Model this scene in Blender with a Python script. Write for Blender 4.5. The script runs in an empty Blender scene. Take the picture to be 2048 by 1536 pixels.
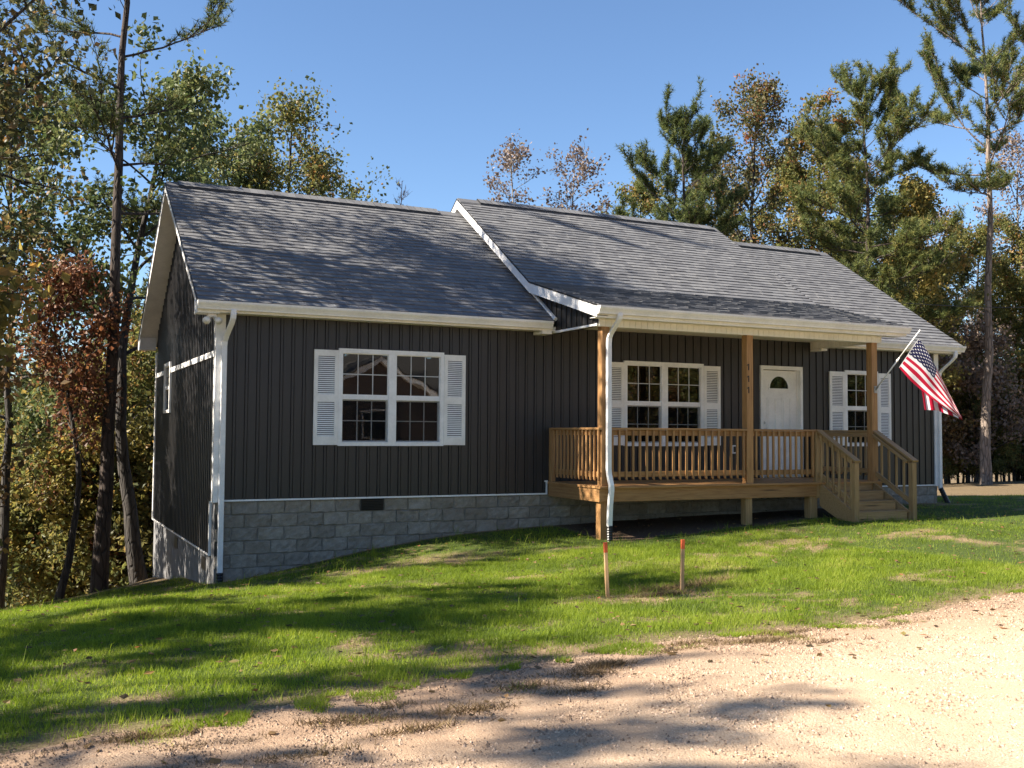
import bpy, math, random
import numpy as np
from mathutils import Vector, Matrix, Quaternion
R = math.radians
scene = bpy.context.scene
col = scene.collection

# ------------------------------------------------------------------ camera
CAM = np.array([-2.7335, -15.8882, 1.0523])
YAW, PITCH, ROLL, FPX = R(25.872), R(2.788), R(0.377), 2041.87
def cam_axes():
    cy, sy, cp, sp = math.cos(YAW), math.sin(YAW), math.cos(PITCH), math.sin(PITCH)
    f = np.array([sy*cp, cy*cp, sp]); r = np.array([cy, -sy, 0.]); u = np.cross(r, f)
    c, s = math.cos(ROLL), math.sin(ROLL)
    return r*c+u*s, -r*s+u*c, f
AR, AU, AF = cam_axes()
cd = bpy.data.cameras.new('camera'); cam = bpy.data.objects.new('camera', cd); col.objects.link(cam)
cd.sensor_width = 36; cd.lens = FPX/2048*36; cd.clip_start = .1; cd.clip_end = 5000
m = Matrix.Identity(4)
for i in range(3):
    m[i][0], m[i][1], m[i][2], m[i][3] = AR[i], AU[i], -AF[i], CAM[i]
cam.matrix_world = m
scene.camera = cam

# ------------------------------------------------------------------ light
SUN_E, SUN_B = R(38), R(10)          # height of the sun; how far it stands behind the house front
TO_SUN = Vector((-math.cos(SUN_E)*math.cos(SUN_B), math.cos(SUN_E)*math.sin(SUN_B), math.sin(SUN_E)))
w = bpy.data.worlds.new('World'); scene.world = w; w.use_nodes = True
nt = w.node_tree; bg = nt.nodes['Background']
sky = nt.nodes.new('ShaderNodeTexSky'); sky.sky_type = 'NISHITA'; sky.sun_disc = False
sky.sun_elevation = SUN_E; sky.sun_rotation = math.atan2(TO_SUN.x, TO_SUN.y)
sky.altitude = 300; sky.air_density = 1.0; sky.dust_density = 0.0; sky.ozone_density = 5.0
nt.links.new(sky.outputs[0], bg.inputs[0]); bg.inputs[1].default_value = 0.065
sd = bpy.data.lights.new('sun', 'SUN'); sun = bpy.data.objects.new('sun', sd); col.objects.link(sun)
sd.energy = 5.0; sd.angle = R(0.53); sd.color = (1.0, .90, .76)
sun.rotation_mode = 'QUATERNION'; sun.rotation_quaternion = TO_SUN.to_track_quat('Z', 'Y')
sun.location = (-20, 0, 30)
vs = scene.view_settings; vs.view_transform = 'Standard'; vs.look = 'None'; vs.gamma = 1; vs.exposure = 1.62
scene.cycles.max_bounces = 8; scene.cycles.diffuse_bounces = 5; scene.cycles.transparent_max_bounces = 12
scene.cycles.sample_clamp_indirect = 6

# ------------------------------------------------------------------ helpers
RNG = np.random.default_rng(11); random.seed(11)
class MB:
    def __init__(s): s.v = []; s.f = []; s.t = []
    def add(s, vs, fs, t=0.5):
        n = len(s.v); s.v += [tuple(map(float, p)) for p in vs]
        for f in fs: s.f.append(tuple(i+n for i in f)); s.t.append(t)
    def box(s, x0, x1, y0, y1, z0, z1, t=.5):
        s.add([(x0,y0,z0),(x1,y0,z0),(x1,y1,z0),(x0,y1,z0),(x0,y0,z1),(x1,y0,z1),(x1,y1,z1),(x0,y1,z1)],
              [(0,3,2,1),(4,5,6,7),(0,1,5,4),(1,2,6,5),(2,3,7,6),(3,0,4,7)], t)
    def prism(s, pts, a, b, axis='x', t=.5):
        """a polygon swept along an axis; pts are (y,z) for x, (x,z) for y, (x,y) for z, counter-clockwise"""
        if axis == 'y': pts = list(pts)[::-1]
        n = len(pts)
        def P(p, q): return {'x': (q, p[0], p[1]), 'y': (p[0], q, p[1]), 'z': (p[0], p[1], q)}[axis]
        vs = [P(p, a) for p in pts]+[P(p, b) for p in pts]
        fs = [tuple(range(n))[::-1], tuple(range(n, 2*n))]
        for i in range(n):
            j = (i+1) % n; fs.append((i, j, n+j, n+i))
        s.add(vs, fs, t)
    def tube(s, path, rad, n=8, cap=True, t=.5):
        path = [Vector(p) for p in path]
        if not hasattr(rad, '__len__'): rad = [rad]*len(path)
        rings = []; u = None
        for i, p in enumerate(path):
            d = (path[min(i+1, len(path)-1)]-path[max(i-1, 0)]).normalized()
            if u is None: u = d.orthogonal().normalized()
            u = (u-d*u.dot(d)).normalized(); v = d.cross(u)
            rings.append([p+(u*math.cos(a)+v*math.sin(a))*rad[i] for a in [2*math.pi*k/n for k in range(n)]])
        vs = [q for r in rings for q in r]; fs = []
        for i in range(len(path)-1):
            for k in range(n):
                k2 = (k+1) % n; fs.append((i*n+k, i*n+k2, (i+1)*n+k2, (i+1)*n+k))
        if cap: fs += [tuple(range(n))[::-1], tuple(range((len(path)-1)*n, len(path)*n))]
        s.add(vs, fs, t)
    def sweep(s, path, prof, up=(0,0,1), t=.5):
        """a rectangle (w,h) swept along a path lying in a plane whose normal is up"""
        path = [Vector(p) for p in path]; up = Vector(up).normalized(); rings = []
        for i, p in enumerate(path):
            a = (path[i]-path[i-1]).normalized() if i > 0 else None
            b = (path[i+1]-path[i]).normalized() if i < len(path)-1 else None
            d = ((a or b)+(b or a)).normalized()
            k = 1/max(.3, d.dot(b or a)); sd_ = d.cross(up).normalized()*k
            rings.append([p+sd_*x+up*y for x, y in prof])
        n = len(prof); vs = [q for r in rings for q in r]; fs = []
        for i in range(len(path)-1):
            for k in range(n):
                k2 = (k+1) % n; fs.append((i*n+k, i*n+k2, (i+1)*n+k2, (i+1)*n+k))
        fs += [tuple(range(n))[::-1], tuple(range((len(path)-1)*n, len(path)*n))]
        s.add(vs, fs, t)
    def mesh(s, name, smooth=False, tint=False):
        me = bpy.data.meshes.new(name); me.from_pydata(s.v, [], s.f)
        if tint:
            a = me.attributes.new('tint', 'FLOAT', 'FACE'); a.data.foreach_set('value', np.array(s.t, np.float32))
        if smooth: me.polygons.foreach_set('use_smooth', np.ones(len(s.f), bool))
        me.update(); return me
def tri_mesh(name, V, F, tint=None, smooth=False):
    me = bpy.data.meshes.new(name); V = np.asarray(V, np.float32); F = np.asarray(F, np.int32)
    k = F.shape[1]; nf = len(F)
    me.vertices.add(len(V)); me.vertices.foreach_set('co', V.ravel())
    me.loops.add(nf*k); me.loops.foreach_set('vertex_index', F.ravel())
    me.polygons.add(nf); me.polygons.foreach_set('loop_start', np.arange(0, nf*k, k, dtype=np.int32))
    me.polygons.foreach_set('use_smooth', np.full(nf, smooth, bool))
    if tint is not None:
        a = me.attributes.new('tint', 'FLOAT', 'FACE'); a.data.foreach_set('value', np.asarray(tint, np.float32))
    me.update(calc_edges=True); return me
def link(name, data, mat=None, parent=None, inv=True):
    o = bpy.data.objects.new(name, data); col.objects.link(o)
    if mat is not None:
        if len(data.materials) == 0: data.materials.append(mat)
        elif data.materials[0] is not mat:
            o.material_slots[0].link = 'OBJECT'; o.material_slots[0].material = mat
    if parent is not None:
        o.parent = parent
        if inv and parent.type == 'EMPTY': o.matrix_parent_inverse = Matrix.Translation(-Vector(parent.location))
    return o
def tag(o, label=None, cat=None, group=None, kind=None):
    for k, v in (('label', label), ('category', cat), ('group', group), ('kind', kind)):
        if v: o[k] = v
    return o
def empty(name, loc, label, cat, group=None):
    o = bpy.data.objects.new(name, None); col.objects.link(o); o.location = loc; o.empty_display_size = .2
    return tag(o, label, cat, group)
def build(mb, name, mat, parent=None, smooth=False, tint=False):
    return link(name, mb.mesh(name, smooth, tint), mat, parent)
def frame(p0, p1, up=(0,0,1)):
    x = (Vector(p1)-Vector(p0)); L = x.length; x.normalize(); up = Vector(up)
    y = up.cross(x)
    if y.length < 1e-4: y = Vector((0,1,0)).cross(x)
    y.normalize(); z = x.cross(y)
    M = Matrix((x, y, z)).transposed().to_4x4(); M.translation = (Vector(p0)+Vector(p1))/2
    return M, L
_bm = {}
def board(name, p0, p1, wy, hz, mat, parent, up=(0,0,1), root=None, bev=.004, cham=None):
    """a length of timber: long along its own x, so the grain follows it"""
    M, L = frame(p0, p1, up); key = (round(L, 3), wy, hz, cham)
    if key not in _bm:
        b = MB(); x, y, z, e = L/2, wy/2, hz/2, min(bev, wy*.2, hz*.2)
        pr = [(-y+e,-z),(y-e,-z),(y,-z+e),(y,z-e),(y-e,z),(-y+e,z),(-y,z-e),(-y,-z+e)]
        b.prism(pr, -x, x, 'x')
        if cham:       # ends cut on the slant, as on balusters
            for i, p in enumerate(b.v):
                if p[0] < 0: b.v[i] = (p[0]+(p[1]+y)*cham, p[1], p[2])
        _bm[key] = b.mesh(name)
    o = link(name, _bm[key], mat, parent)
    o.matrix_basis = M
    return o

# ------------------------------------------------------------------ materials
def newmat(name):
    mt = bpy.data.materials.new(name); mt.use_nodes = True
    t = mt.node_tree; return mt, t, t.nodes['Principled BSDF']
def nd(t, typ, **kw):
    n = t.nodes.new('ShaderNode'+typ)
    for k, v in kw.items():
        if k.startswith('i_'): n.inputs[k[2:].replace('_', ' ')].default_value = v
        else: setattr(n, k, v)
    return n
def ramp(t, fac, stops, interp='LINEAR'):
    r = t.nodes.new('ShaderNodeValToRGB'); r.color_ramp.interpolation = interp
    e = r.color_ramp.elements
    while len(e) < len(stops): e.new(.5)
    for q, (p, c) in zip(e, stops):
        q.position = p; q.color = (*c, 1) if len(c) == 3 else c
    t.links.new(fac, r.inputs[0]); return r.outputs[0]
def coords(t, scale=(1,1,1), kind='Object'):
    tc = t.nodes.new('ShaderNodeTexCoord'); mp = t.nodes.new('ShaderNodeMapping')
    mp.inputs['Scale'].default_value = scale; t.links.new(tc.outputs[kind], mp.inputs[0]); return mp.outputs[0]
def noise(t, vec, scale, detail=4, rough=.55, out=0):
    n = t.nodes.new('ShaderNodeTexNoise'); n.inputs['Scale'].default_value = scale
    n.inputs['Detail'].default_value = detail; n.inputs['Roughness'].default_value = rough
    t.links.new(vec, n.inputs['Vector']); return n.outputs[out]
def mixc(t, fac, a, b, mode='MIX'):
    n = t.nodes.new('ShaderNodeMix'); n.data_type = 'RGBA'; n.blend_type = mode
    for s, x in ((n.inputs[0], fac), (n.inputs[6], a), (n.inputs[7], b)):
        if hasattr(x, 'links'): t.links.new(x, s)
        elif isinstance(x, (int, float)): s.default_value = x
        else: s.default_value = (*x, 1)
    return n.outputs[2]
def math_(t, op, a, b=None, clamp=False):
    n = t.nodes.new('ShaderNodeMath'); n.operation = op; n.use_clamp = clamp
    for s, x in ((n.inputs[0], a), (n.inputs[1], b)):
        if x is None: continue
        if hasattr(x, 'links'): t.links.new(x, s)
        else: s.default_value = x
    return n.outputs[0]
def bump(t, h, strength, dist, bsdf):
    b = t.nodes.new('ShaderNodeBump'); b.inputs['Strength'].default_value = strength; b.inputs['Distance'].default_value = dist
    t.links.new(h, b.inputs['Height']); t.links.new(b.outputs[0], bsdf.inputs['Normal'])
def attr(t, name):
    a = t.nodes.new('ShaderNodeAttribute'); a.attribute_name = name; return a.outputs['Fac']
def objrand(t): return t.nodes.new('ShaderNodeObjectInfo').outputs['Random']

def painted(name, c, rough=.45, var=.06, dirt=.1, sc=3.):
    mt, t, b = newmat(name); v = coords(t)
    n = noise(t, v, sc, 5, .6); n2 = noise(t, v, sc*9, 3)
    f = math_(t, 'ADD', math_(t, 'MULTIPLY', n, .7), math_(t, 'MULTIPLY', n2, .3))
    lo = tuple(x*(1-dirt-var) for x in c); hi = tuple(min(1, x*(1+var)) for x in c)
    t.links.new(ramp(t, f, [(.3, lo), (.62, hi)]), b.inputs['Base Color'])
    b.inputs['Roughness'].default_value = rough
    bump(t, n2, .08, .004, b); return mt
M = {}
M['white'] = painted('white_vinyl', (.86,.85,.835), .42)
M['gutter'] = painted('white_aluminium', (.86,.84,.80), .38)
M['muntin'] = painted('grille_bars', (.55,.545,.535), .5)
M['beam'] = painted('soffit_vinyl', (.85,.82,.76), .5)
M['black'] = painted('black_plastic', (.012,.012,.013), .45)
M['pipe'] = painted('corrugated_pipe', (.015,.015,.016), .35)
M['door'] = painted('door_paint', (.85,.83,.80), .38)
M['metal'] = painted('brushed_metal', (.55,.56,.58), .3); M['metal'].node_tree.nodes['Principled BSDF'].inputs['Metallic'].default_value = .8
M['shutter'] = painted('shutter_vinyl', (.84,.82,.785), .5)
M['orange'] = painted('marking_paint', (.55,.10,.030), .7)
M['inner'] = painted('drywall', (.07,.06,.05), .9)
M['dripedge'] = painted('dark_drip_edge', (.02,.02,.022), .5)

def siding():
    mt, t, b = newmat('dark_siding'); v = coords(t, (14, 14, .55))
    n = noise(t, v, 4, 6, .65); big = noise(t, coords(t), .6, 3)
    c = ramp(t, n, [(.25, (.0205,.0202,.0220)), (.75, (.032,.0316,.0335))])
    c = mixc(t, math_(t, 'MULTIPLY', big, .35), c, (.042,.037,.035))
    t.links.new(c, b.inputs['Base Color']); b.inputs['Roughness'].default_value = .42
    bump(t, n, .25, .003, b); return mt
M['siding'] = siding()
def wood(name, lo, mid, hi):
    mt, t, b = newmat(name)
    v = coords(t, (1.2, 16, 16)); oi = t.nodes.new('ShaderNodeObjectInfo')
    ad = t.nodes.new('ShaderNodeVectorMath'); ad.operation = 'ADD'
    sc = t.nodes.new('ShaderNodeVectorMath'); sc.operation = 'SCALE'; sc.inputs[3].default_value = 37.
    t.links.new(oi.outputs['Location'], sc.inputs[0]); t.links.new(v, ad.inputs[0]); t.links.new(sc.outputs[0], ad.inputs[1])
    g = noise(t, ad.outputs[0], 2.2, 6, .6); k = noise(t, ad.outputs[0], .35, 2)
    knots = nd(t, 'TexVoronoi'); knots.inputs['Scale'].default_value = .28
    t.links.new(ad.outputs[0], knots.inputs['Vector'])
    c = ramp(t, g, [(.28, lo), (.5, mid), (.75, hi)])
    c = mixc(t, ramp(t, knots.outputs['Distance'], [(.03, (1,1,1)), (.09, (0,0,0))]), c, tuple(x*.3 for x in lo))
    tone = ramp(t, oi.outputs['Random'], [(0, (.78,.76,.74)), (1, (1.12,1.1,1.06))])
    c = mixc(t, 1., c, tone, 'MULTIPLY')
    c = mixc(t, math_(t, 'MULTIPLY', k, .35), c, tuple(x*.8 for x in mid))
    t.links.new(c, b.inputs['Base Color']); b.inputs['Roughness'].default_value = .62
    bump(t, g, .3, .003, b); return mt
M['wood'] = wood('treated_pine', (.25,.122,.044), (.395,.210,.080), (.51,.30,.125))
M['wood_stair'] = wood('weathered_treated_pine', (.24,.14,.06), (.37,.235,.105), (.47,.32,.16))
M['stake'] = wood('stake_pine', (.36,.21,.10), (.52,.33,.17), (.62,.42,.24))

def block():
    mt, t, b = newmat('split_face_block'); v = coords(t, kind='Object'); oi = objrand(t)
    tc = t.nodes.new('ShaderNodeNewGeometry'); n = noise(t, tc.outputs['Position'], 9, 6, .65); f = noise(t, tc.outputs['Position'], 70, 4, .7)
    big = noise(t, tc.outputs['Position'], 1.3, 3)
    c = ramp(t, n, [(.22, (.20,.176,.145)), (.5, (.335,.302,.255)), (.78, (.46,.425,.365))])
    c = mixc(t, ramp(t, f, [(.35, (0,0,0)), (.75, (.5,.5,.5))]), c, (.15,.135,.118))
    c = mixc(t, ramp(t, big, [(.5, (0,0,0)), (.7, (.55,.55,.55))]), c, (.235,.19,.14))
    c = mixc(t, 1., c, ramp(t, oi, [(0, (.80,.79,.78)), (1, (1.1,1.09,1.07))]), 'MULTIPLY')
    t.links.new(c, b.inputs['Base Color']); b.inputs['Roughness'].default_value = .92
    bump(t, math_(t, 'ADD', n, math_(t, 'MULTIPLY', f, .5)), .9, .02, b); return mt
M['block'] = block()
def masonry(name, lo, hi, sc):
    mt, t, b = newmat(name); g = t.nodes.new('ShaderNodeNewGeometry'); n = noise(t, g.outputs['Position'], sc, 7, .65)
    big = noise(t, g.outputs['Position'], 1.1, 4)
    c = ramp(t, n, [(.3, lo), (.7, hi)])
    c = mixc(t, ramp(t, big, [(.45, (0,0,0)), (.75, (.6,.6,.6))]), c, tuple(x*.55 for x in lo))
    t.links.new(c, b.inputs['Base Color']); b.inputs['Roughness'].default_value = .95; bump(t, n, .5, .01, b); return mt
M['mortar'] = masonry('mortar', (.19,.175,.155), (.28,.265,.24), 25)
M['parge'] = masonry('parged_wall', (.15,.15,.155), (.24,.24,.245), 5)
def shingle():
    mt, t, b = newmat('shingle'); a = attr(t, 'tint'); g = t.nodes.new('ShaderNodeNewGeometry')
    f = noise(t, g.outputs['Position'], 160, 3, .8); n = noise(t, g.outputs['Position'], 14, 3, .6); big = noise(t, g.outputs['Position'], .7, 3)
    c = ramp(t, a, [(0, (.075,.076,.083)), (.35, (.128,.130,.136)), (.7, (.185,.187,.190)), (1, (.25,.25,.248))])
    c = mixc(t, ramp(t, f, [(.35, (.3,.3,.3)), (.6, (0,0,0))]), c, (.06,.06,.066))
    c = mixc(t, ramp(t, f, [(.6, (0,0,0)), (.8, (.25,.25,.25))]), c, (.44,.43,.41))
    c = mixc(t, ramp(t, n, [(.35, (.35,.35,.35)), (.65, (0,0,0))]), c, (.11,.11,.12))
    c = mixc(t, ramp(t, big, [(.5, (0,0,0)), (.75, (.3,.3,.3))]), c, (.18,.178,.170))
    t.links.new(c, b.inputs['Base Color']); b.inputs['Roughness'].default_value = .88; bump(t, f, .35, .004, b); return mt
M['shingle'] = shingle()
def glass():
    mt, t, b = newmat('window_glass'); t.nodes.remove(b)
    out = t.nodes['Material Output']; fr = nd(t, 'Fresnel', i_IOR=1.95); gl = nd(t, 'BsdfGlossy'); gl.inputs['Roughness'].default_value = .0
    tr = nd(t, 'BsdfTransparent'); tr.inputs[0].default_value = (.78,.80,.80,1)
    g = t.nodes.new('ShaderNodeTexCoord'); n = noise(t, g.outputs['Object'], 1.4, 2)
    bp = t.nodes.new('ShaderNodeBump'); bp.inputs['Strength'].default_value = .05; bp.inputs['Distance'].default_value = .03
    t.links.new(n, bp.inputs['Height']); t.links.new(bp.outputs[0], gl.inputs['Normal'])
    mx = t.nodes.new('ShaderNodeMixShader'); t.links.new(fr.outputs[0], mx.inputs[0]); t.links.new(tr.outputs[0], mx.inputs[1]); t.links.new(gl.outputs[0], mx.inputs[2])
    t.links.new(mx.outputs[0], out.inputs[0]); return mt
M['glass'] = glass()
def screen():
    mt, t, b = newmat('insect_screen'); t.nodes.remove(b); out = t.nodes['Material Output']
    d = nd(t, 'BsdfDiffuse'); d.inputs[0].default_value = (.015,.015,.016,1); tr = nd(t, 'BsdfTransparent')
    mx = t.nodes.new('ShaderNodeMixShader'); mx.inputs[0].default_value = .22
    t.links.new(tr.outputs[0], mx.inputs[1]); t.links.new(d.outputs[0], mx.inputs[2]); t.links.new(mx.outputs[0], out.inputs[0]); return mt
M['screen'] = screen()

def leafmat(name, stops, trans=.45, rough=.5, spec=.35):
    mt, t, b = newmat(name); a = attr(t, 'tint'); oi = objrand(t)
    f = math_(t, 'ADD', a, math_(t, 'MULTIPLY', math_(t, 'SUBTRACT', oi, .5), .16), True)
    c = ramp(t, f, stops)
    t.links.new(c, b.inputs['Base Color']); b.inputs['Roughness'].default_value = rough
    b.inputs['Specular IOR Level'].default_value = spec
    tl = nd(t, 'BsdfTranslucent'); hs = nd(t, 'HueSaturation'); hs.inputs['Saturation'].default_value = 1.05; hs.inputs['Value'].default_value = 1.25
    t.links.new(c, hs.inputs['Color']); t.links.new(hs.outputs[0], tl.inputs[0])
    mx = t.nodes.new('ShaderNodeMixShader'); mx.inputs[0].default_value = trans
    t.links.new(b.outputs[0], mx.inputs[1]); t.links.new(tl.outputs[0], mx.inputs[2])
    t.links.new(mx.outputs[0], t.nodes['Material Output'].inputs[0]); return mt
M['leaf_oak'] = leafmat('oak_leaves', [(0, (.048,.064,.026)), (.4, (.112,.130,.045)), (.72, (.225,.215,.066)), (.88, (.31,.205,.07)), (1, (.28,.125,.055))], .5, .5, .3)
M['leaf_green'] = leafmat('green_leaves', [(0, (.042,.064,.028)), (.45, (.098,.130,.050)), (.8, (.175,.195,.078)), (1, (.29,.245,.085))], .4, .5, .3)
M['leaf_gold'] = leafmat('gold_leaves', [(0, (.070,.076,.030)), (.4, (.165,.158,.050)), (.75, (.33,.265,.080)), (1, (.38,.20,.065))], .5, .5, .3)
M['leaf_rust'] = leafmat('rust_leaves', [(0, (.070,.054,.030)), (.35, (.155,.105,.052)), (.65, (.26,.16,.075)), (.85, (.21,.18,.062)), (1, (.35,.12,.06))], .4, .5, .3)
M['leaf_red'] = leafmat('red_leaves', [(0, (.075,.040,.028)), (.4, (.155,.075,.045)), (.7, (.25,.105,.055)), (1, (.29,.18,.065))], .38, .5, .3)
M['leaf_brown'] = leafmat('dry_leaves', [(0, (0.090,0.069,0.057)), (.5, (0.188,0.138,0.108)), (.8, (0.285,0.210,0.165)), (1, (0.195,0.165,0.060))], .25)
M['leaf_bronze'] = leafmat('bronze_leaves', [(0, (.036,.046,.020)), (.4, (.085,.092,.036)), (.7, (.150,.125,.050)), (.88, (.22,.13,.055)), (1, (.27,.095,.046))], .38, .5, .3)
M['needle'] = leafmat('pine_needles', [(0, (.040,.060,.026)), (.5, (.100,.130,.042)), (.85, (.20,.205,.060)), (1, (.27,.21,.07))], .35, .55, .25)
M['needle_dead'] = leafmat('dead_needles', [(0, (.05,.03,.025)), (1, (.12,.07,.05))], .2)
def bark(name, lo, hi, sc=6.):
    mt, t, b = newmat(name); v = coords(t, (sc, sc, sc*.22)); n = noise(t, v, 2.2, 6, .7); p = noise(t, coords(t), 1.2, 3)
    vo = nd(t, 'TexVoronoi'); vo.feature = 'DISTANCE_TO_EDGE'; vo.inputs['Scale'].default_value = 1.6; t.links.new(v, vo.inputs['Vector'])
    crack = ramp(t, vo.outputs[0], [(0, (0,0,0)), (.12, (1,1,1))])
    c = mixc(t, crack, tuple(x*.45 for x in lo), ramp(t, n, [(.3, lo), (.7, hi)]))
    c = mixc(t, math_(t, 'MULTIPLY', p, .4), c, tuple(x*1.1 for x in hi))
    t.links.new(c, b.inputs['Base Color']); b.inputs['Roughness'].default_value = .95
    bump(t, math_(t, 'ADD', n, crack), .9, .03, b); return mt
M['bark_pine'] = bark('pine_bark', (.034,.025,.021), (.078,.058,.047))  # pine bark with the darkness of shaded trunks put into its colour
M['bark_pine_lit'] = bark('sunlit_pine_bark', (.15,.115,.092), (.30,.24,.20))  # pine bark again, its sunlit paleness put into the colour
M['bark_oak'] = bark('oak_bark', (.030,.026,.023), (.075,.066,.059))
M['bark_pale'] = bark('pale_bark', (.17,.155,.14), (.32,.30,.28))

# ------------------------------------------------------------------ ground shape
CP = np.array([
 (0,0,-1.24),(1.3,0,-1.02),(2.6,0,-.80),(3.84,0,-.645),(4.76,0,-.57),(5.73,0,-.545),(15.2,0,-.36),(10,0,-.45),
 (5.72,-1.77,-.648),(8.66,-1.77,-.49),(10.26,-2.6,-.44),(11.6,-2.6,-.42),(0,1.2,-1.36),(0,4.7,-1.76),(0,7.6,-2.12),
 (-2.9,-2.5,-1.07),(-2.9,-6,-.80),(-2.5,-9.9,-.6),(-6,-10,-.78),(-12,-12,-1.1),(-6,-5,-1.2),(-6,0,-2.1),(-3,2,-1.78),
 (-3,6,-2.75),(-1.3,4.6,-1.93),(-10,1,-3.3),(-12,-6,-2.2),(-8,9,-4.6),(-3,12,-4.2),(4,13,-3.0),(-15,20,-8),(0,25,-6.5),
 (12,11,-1.2),(12,20,-2.6),(20,6,-.66),(24,7,-.74),(33,13,-.78),(45,20,-1.2),(25,27,-2.6),(20,-3,-.36),(30,-3,-.4),(42,-2,-.5),
 (15.2,7.5,-.8),(7,6,-.9),(16,-3,-.38),(8,-4,-.61),(3,-4,-.80),(3,-6.3,-.73),(4.1,-6.3,-.71),(2,-9,-.62),(7,-8.2,-.57),(14,-7.5,-.46),
 (-2.7,-16,-.6),(10,-16,-.58),(-12,-20,-.9),(25,-12,-.5),(5,-32,-.6),(35,-32,-.6),(-25,-35,-1.5),(-30,0,-6),(-30,-18,-2.6),(-30,35,-12),(20,50,-7),(60,40,-3),(70,-10,-.6),(60,-40,-.8)])
def rbf_fit():
    d = np.hypot(CP[:,None,0]-CP[None,:,0], CP[:,None,1]-CP[None,:,1]); A = np.sqrt(d*d+1.2**2)
    n = len(CP); B = np.zeros((n+1, n+1)); B[:n,:n] = A-np.eye(n)*.02; B[:n,n] = 1; B[n,:n] = 1
    return np.linalg.solve(B, np.append(CP[:,2], 0))
RW = rbf_fit()
def vnoise(x, y, s, seed=0):
    x = np.asarray(x, float)/s+seed*17.3; y = np.asarray(y, float)/s+seed*9.1
    xi, yi = np.floor(x).astype(np.int64), np.floor(y).astype(np.int64); fx, fy = x-xi, y-yi
    fx = fx*fx*(3-2*fx); fy = fy*fy*(3-2*fy)
    def h(a, b):
        q = (a*374761393+b*668265263+seed*69069) & 0xffffffff; q = ((q ^ (q >> 13))*1274126177) & 0xffffffff
        return ((q ^ (q >> 16)) & 0xffff)/65535.
    return (h(xi,yi)*(1-fx)+h(xi+1,yi)*fx)*(1-fy)+(h(xi,yi+1)*(1-fx)+h(xi+1,yi+1)*fx)*fy
def gz(x, y):
    x = np.asarray(x, float); y = np.asarray(y, float); sh = x.shape; xf, yf = x.ravel(), y.ravel()
    r = np.hypot(xf-5, yf+2); k = np.minimum(1, 85/np.maximum(r, 1e-6)); xf, yf = 5+(xf-5)*k, -2+(yf+2)*k
    out = np.full(xf.shape, RW[-1])
    for (cx, cy, _), wgt in zip(CP, RW[:-1]): out += wgt*np.sqrt((xf-cx)**2+(yf-cy)**2+1.2**2)
    out += (vnoise(xf, yf, 1.7, 3)-.5)*.05+(vnoise(xf, yf, .5, 4)-.5)*.02
    return out.reshape(sh)
def gz1(x, y): return float(gz(np.array([x]), np.array([y]))[0])
def road_edge(x):
    x = np.asarray(x, float)
    return -9.42+.150*x+.10*np.sin(x*.9)+.25*(vnoise(x, x*0, 1.6, 7)-.5)+.12*(vnoise(x, x*0, .35, 8)-.5)
def lawn_mask(x, y):
    """1 on the seeded lawn, 0 on forest floor"""
    back = np.where(x < 0, 3.6+.75*np.minimum(x, 0)+.0*x, 5.2-.12*np.maximum(0, x-15)) + (vnoise(x, y, 1.1, 9)-.5)*1.6
    left = np.clip((x+14)/3, 0, 1)
    return np.clip((back-y)/.9, 0, 1)*left
def straw_mask(x, y):
    xw = x+(vnoise(x, y, .9, 31)-.5)*1.8+(vnoise(x, y, .3, 32)-.5)*.7; yw = y+(vnoise(x, y, .8, 33)-.5)*1.0+(vnoise(x, y, .25, 34)-.5)*.45
    n = vnoise(xw, yw*1.9, 1.5, 21)*.45+vnoise(xw, yw*1.6, .5, 22)*.35+vnoise(x, y, .13, 35)*.2
    m = .9*np.clip((n-.60)/.13, 0, 1)
    m = np.maximum(m, np.clip(1-(y-road_edge(x))/.55, 0, 1)*np.clip(.4+vnoise(x, y, .4, 23), 0, 1))
    xo, yo = x, y; x = x+(vnoise(x, y, .8, 27)-.5)*1.3+(vnoise(x, y, .25, 28)-.5)*.5; y = y+(vnoise(xo, y, .9, 29)-.5)*.8+(vnoise(xo, y, .22, 30)-.5)*.3
    for ax, ay, rx, ry, k in ((3.9,-6.2,.85,.28,.95),(2.1,-2.2,1.1,.3,.7),(1.0,-3.6,.9,.22,.7),(0.1,-.9,.8,.25,.7),(-.9,-4.6,1.0,.25,.5),(-2.1,-7.9,.7,.25,.6),(2.4,-7.8,1.2,.25,.7),(.6,-7.4,.6,.2,.6),(4.8,-4.2,.8,.25,.5)):
        m = np.maximum(m, k*np.clip(1.15-1.1*np.hypot((x-ax)/(rx*1.15), (y-ay)/(ry*1.25))+(vnoise(x, y, .35, 24)-.5)*1.1+(vnoise(x, y, .11, 26)-.5)*.9, 0, 1))
    x, y = xo, yo
    right = np.clip((x-14-vnoise(x, y, 2., 25)*2)/2.5, 0, 1)*np.clip((y-2.5)/2, 0, 1)   # the bare strip beyond the far corner
    return np.maximum(m, right)
def under_house(x, y):
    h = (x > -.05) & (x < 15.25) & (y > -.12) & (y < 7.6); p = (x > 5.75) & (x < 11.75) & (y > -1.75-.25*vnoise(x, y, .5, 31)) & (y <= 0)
    return h, p

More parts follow.
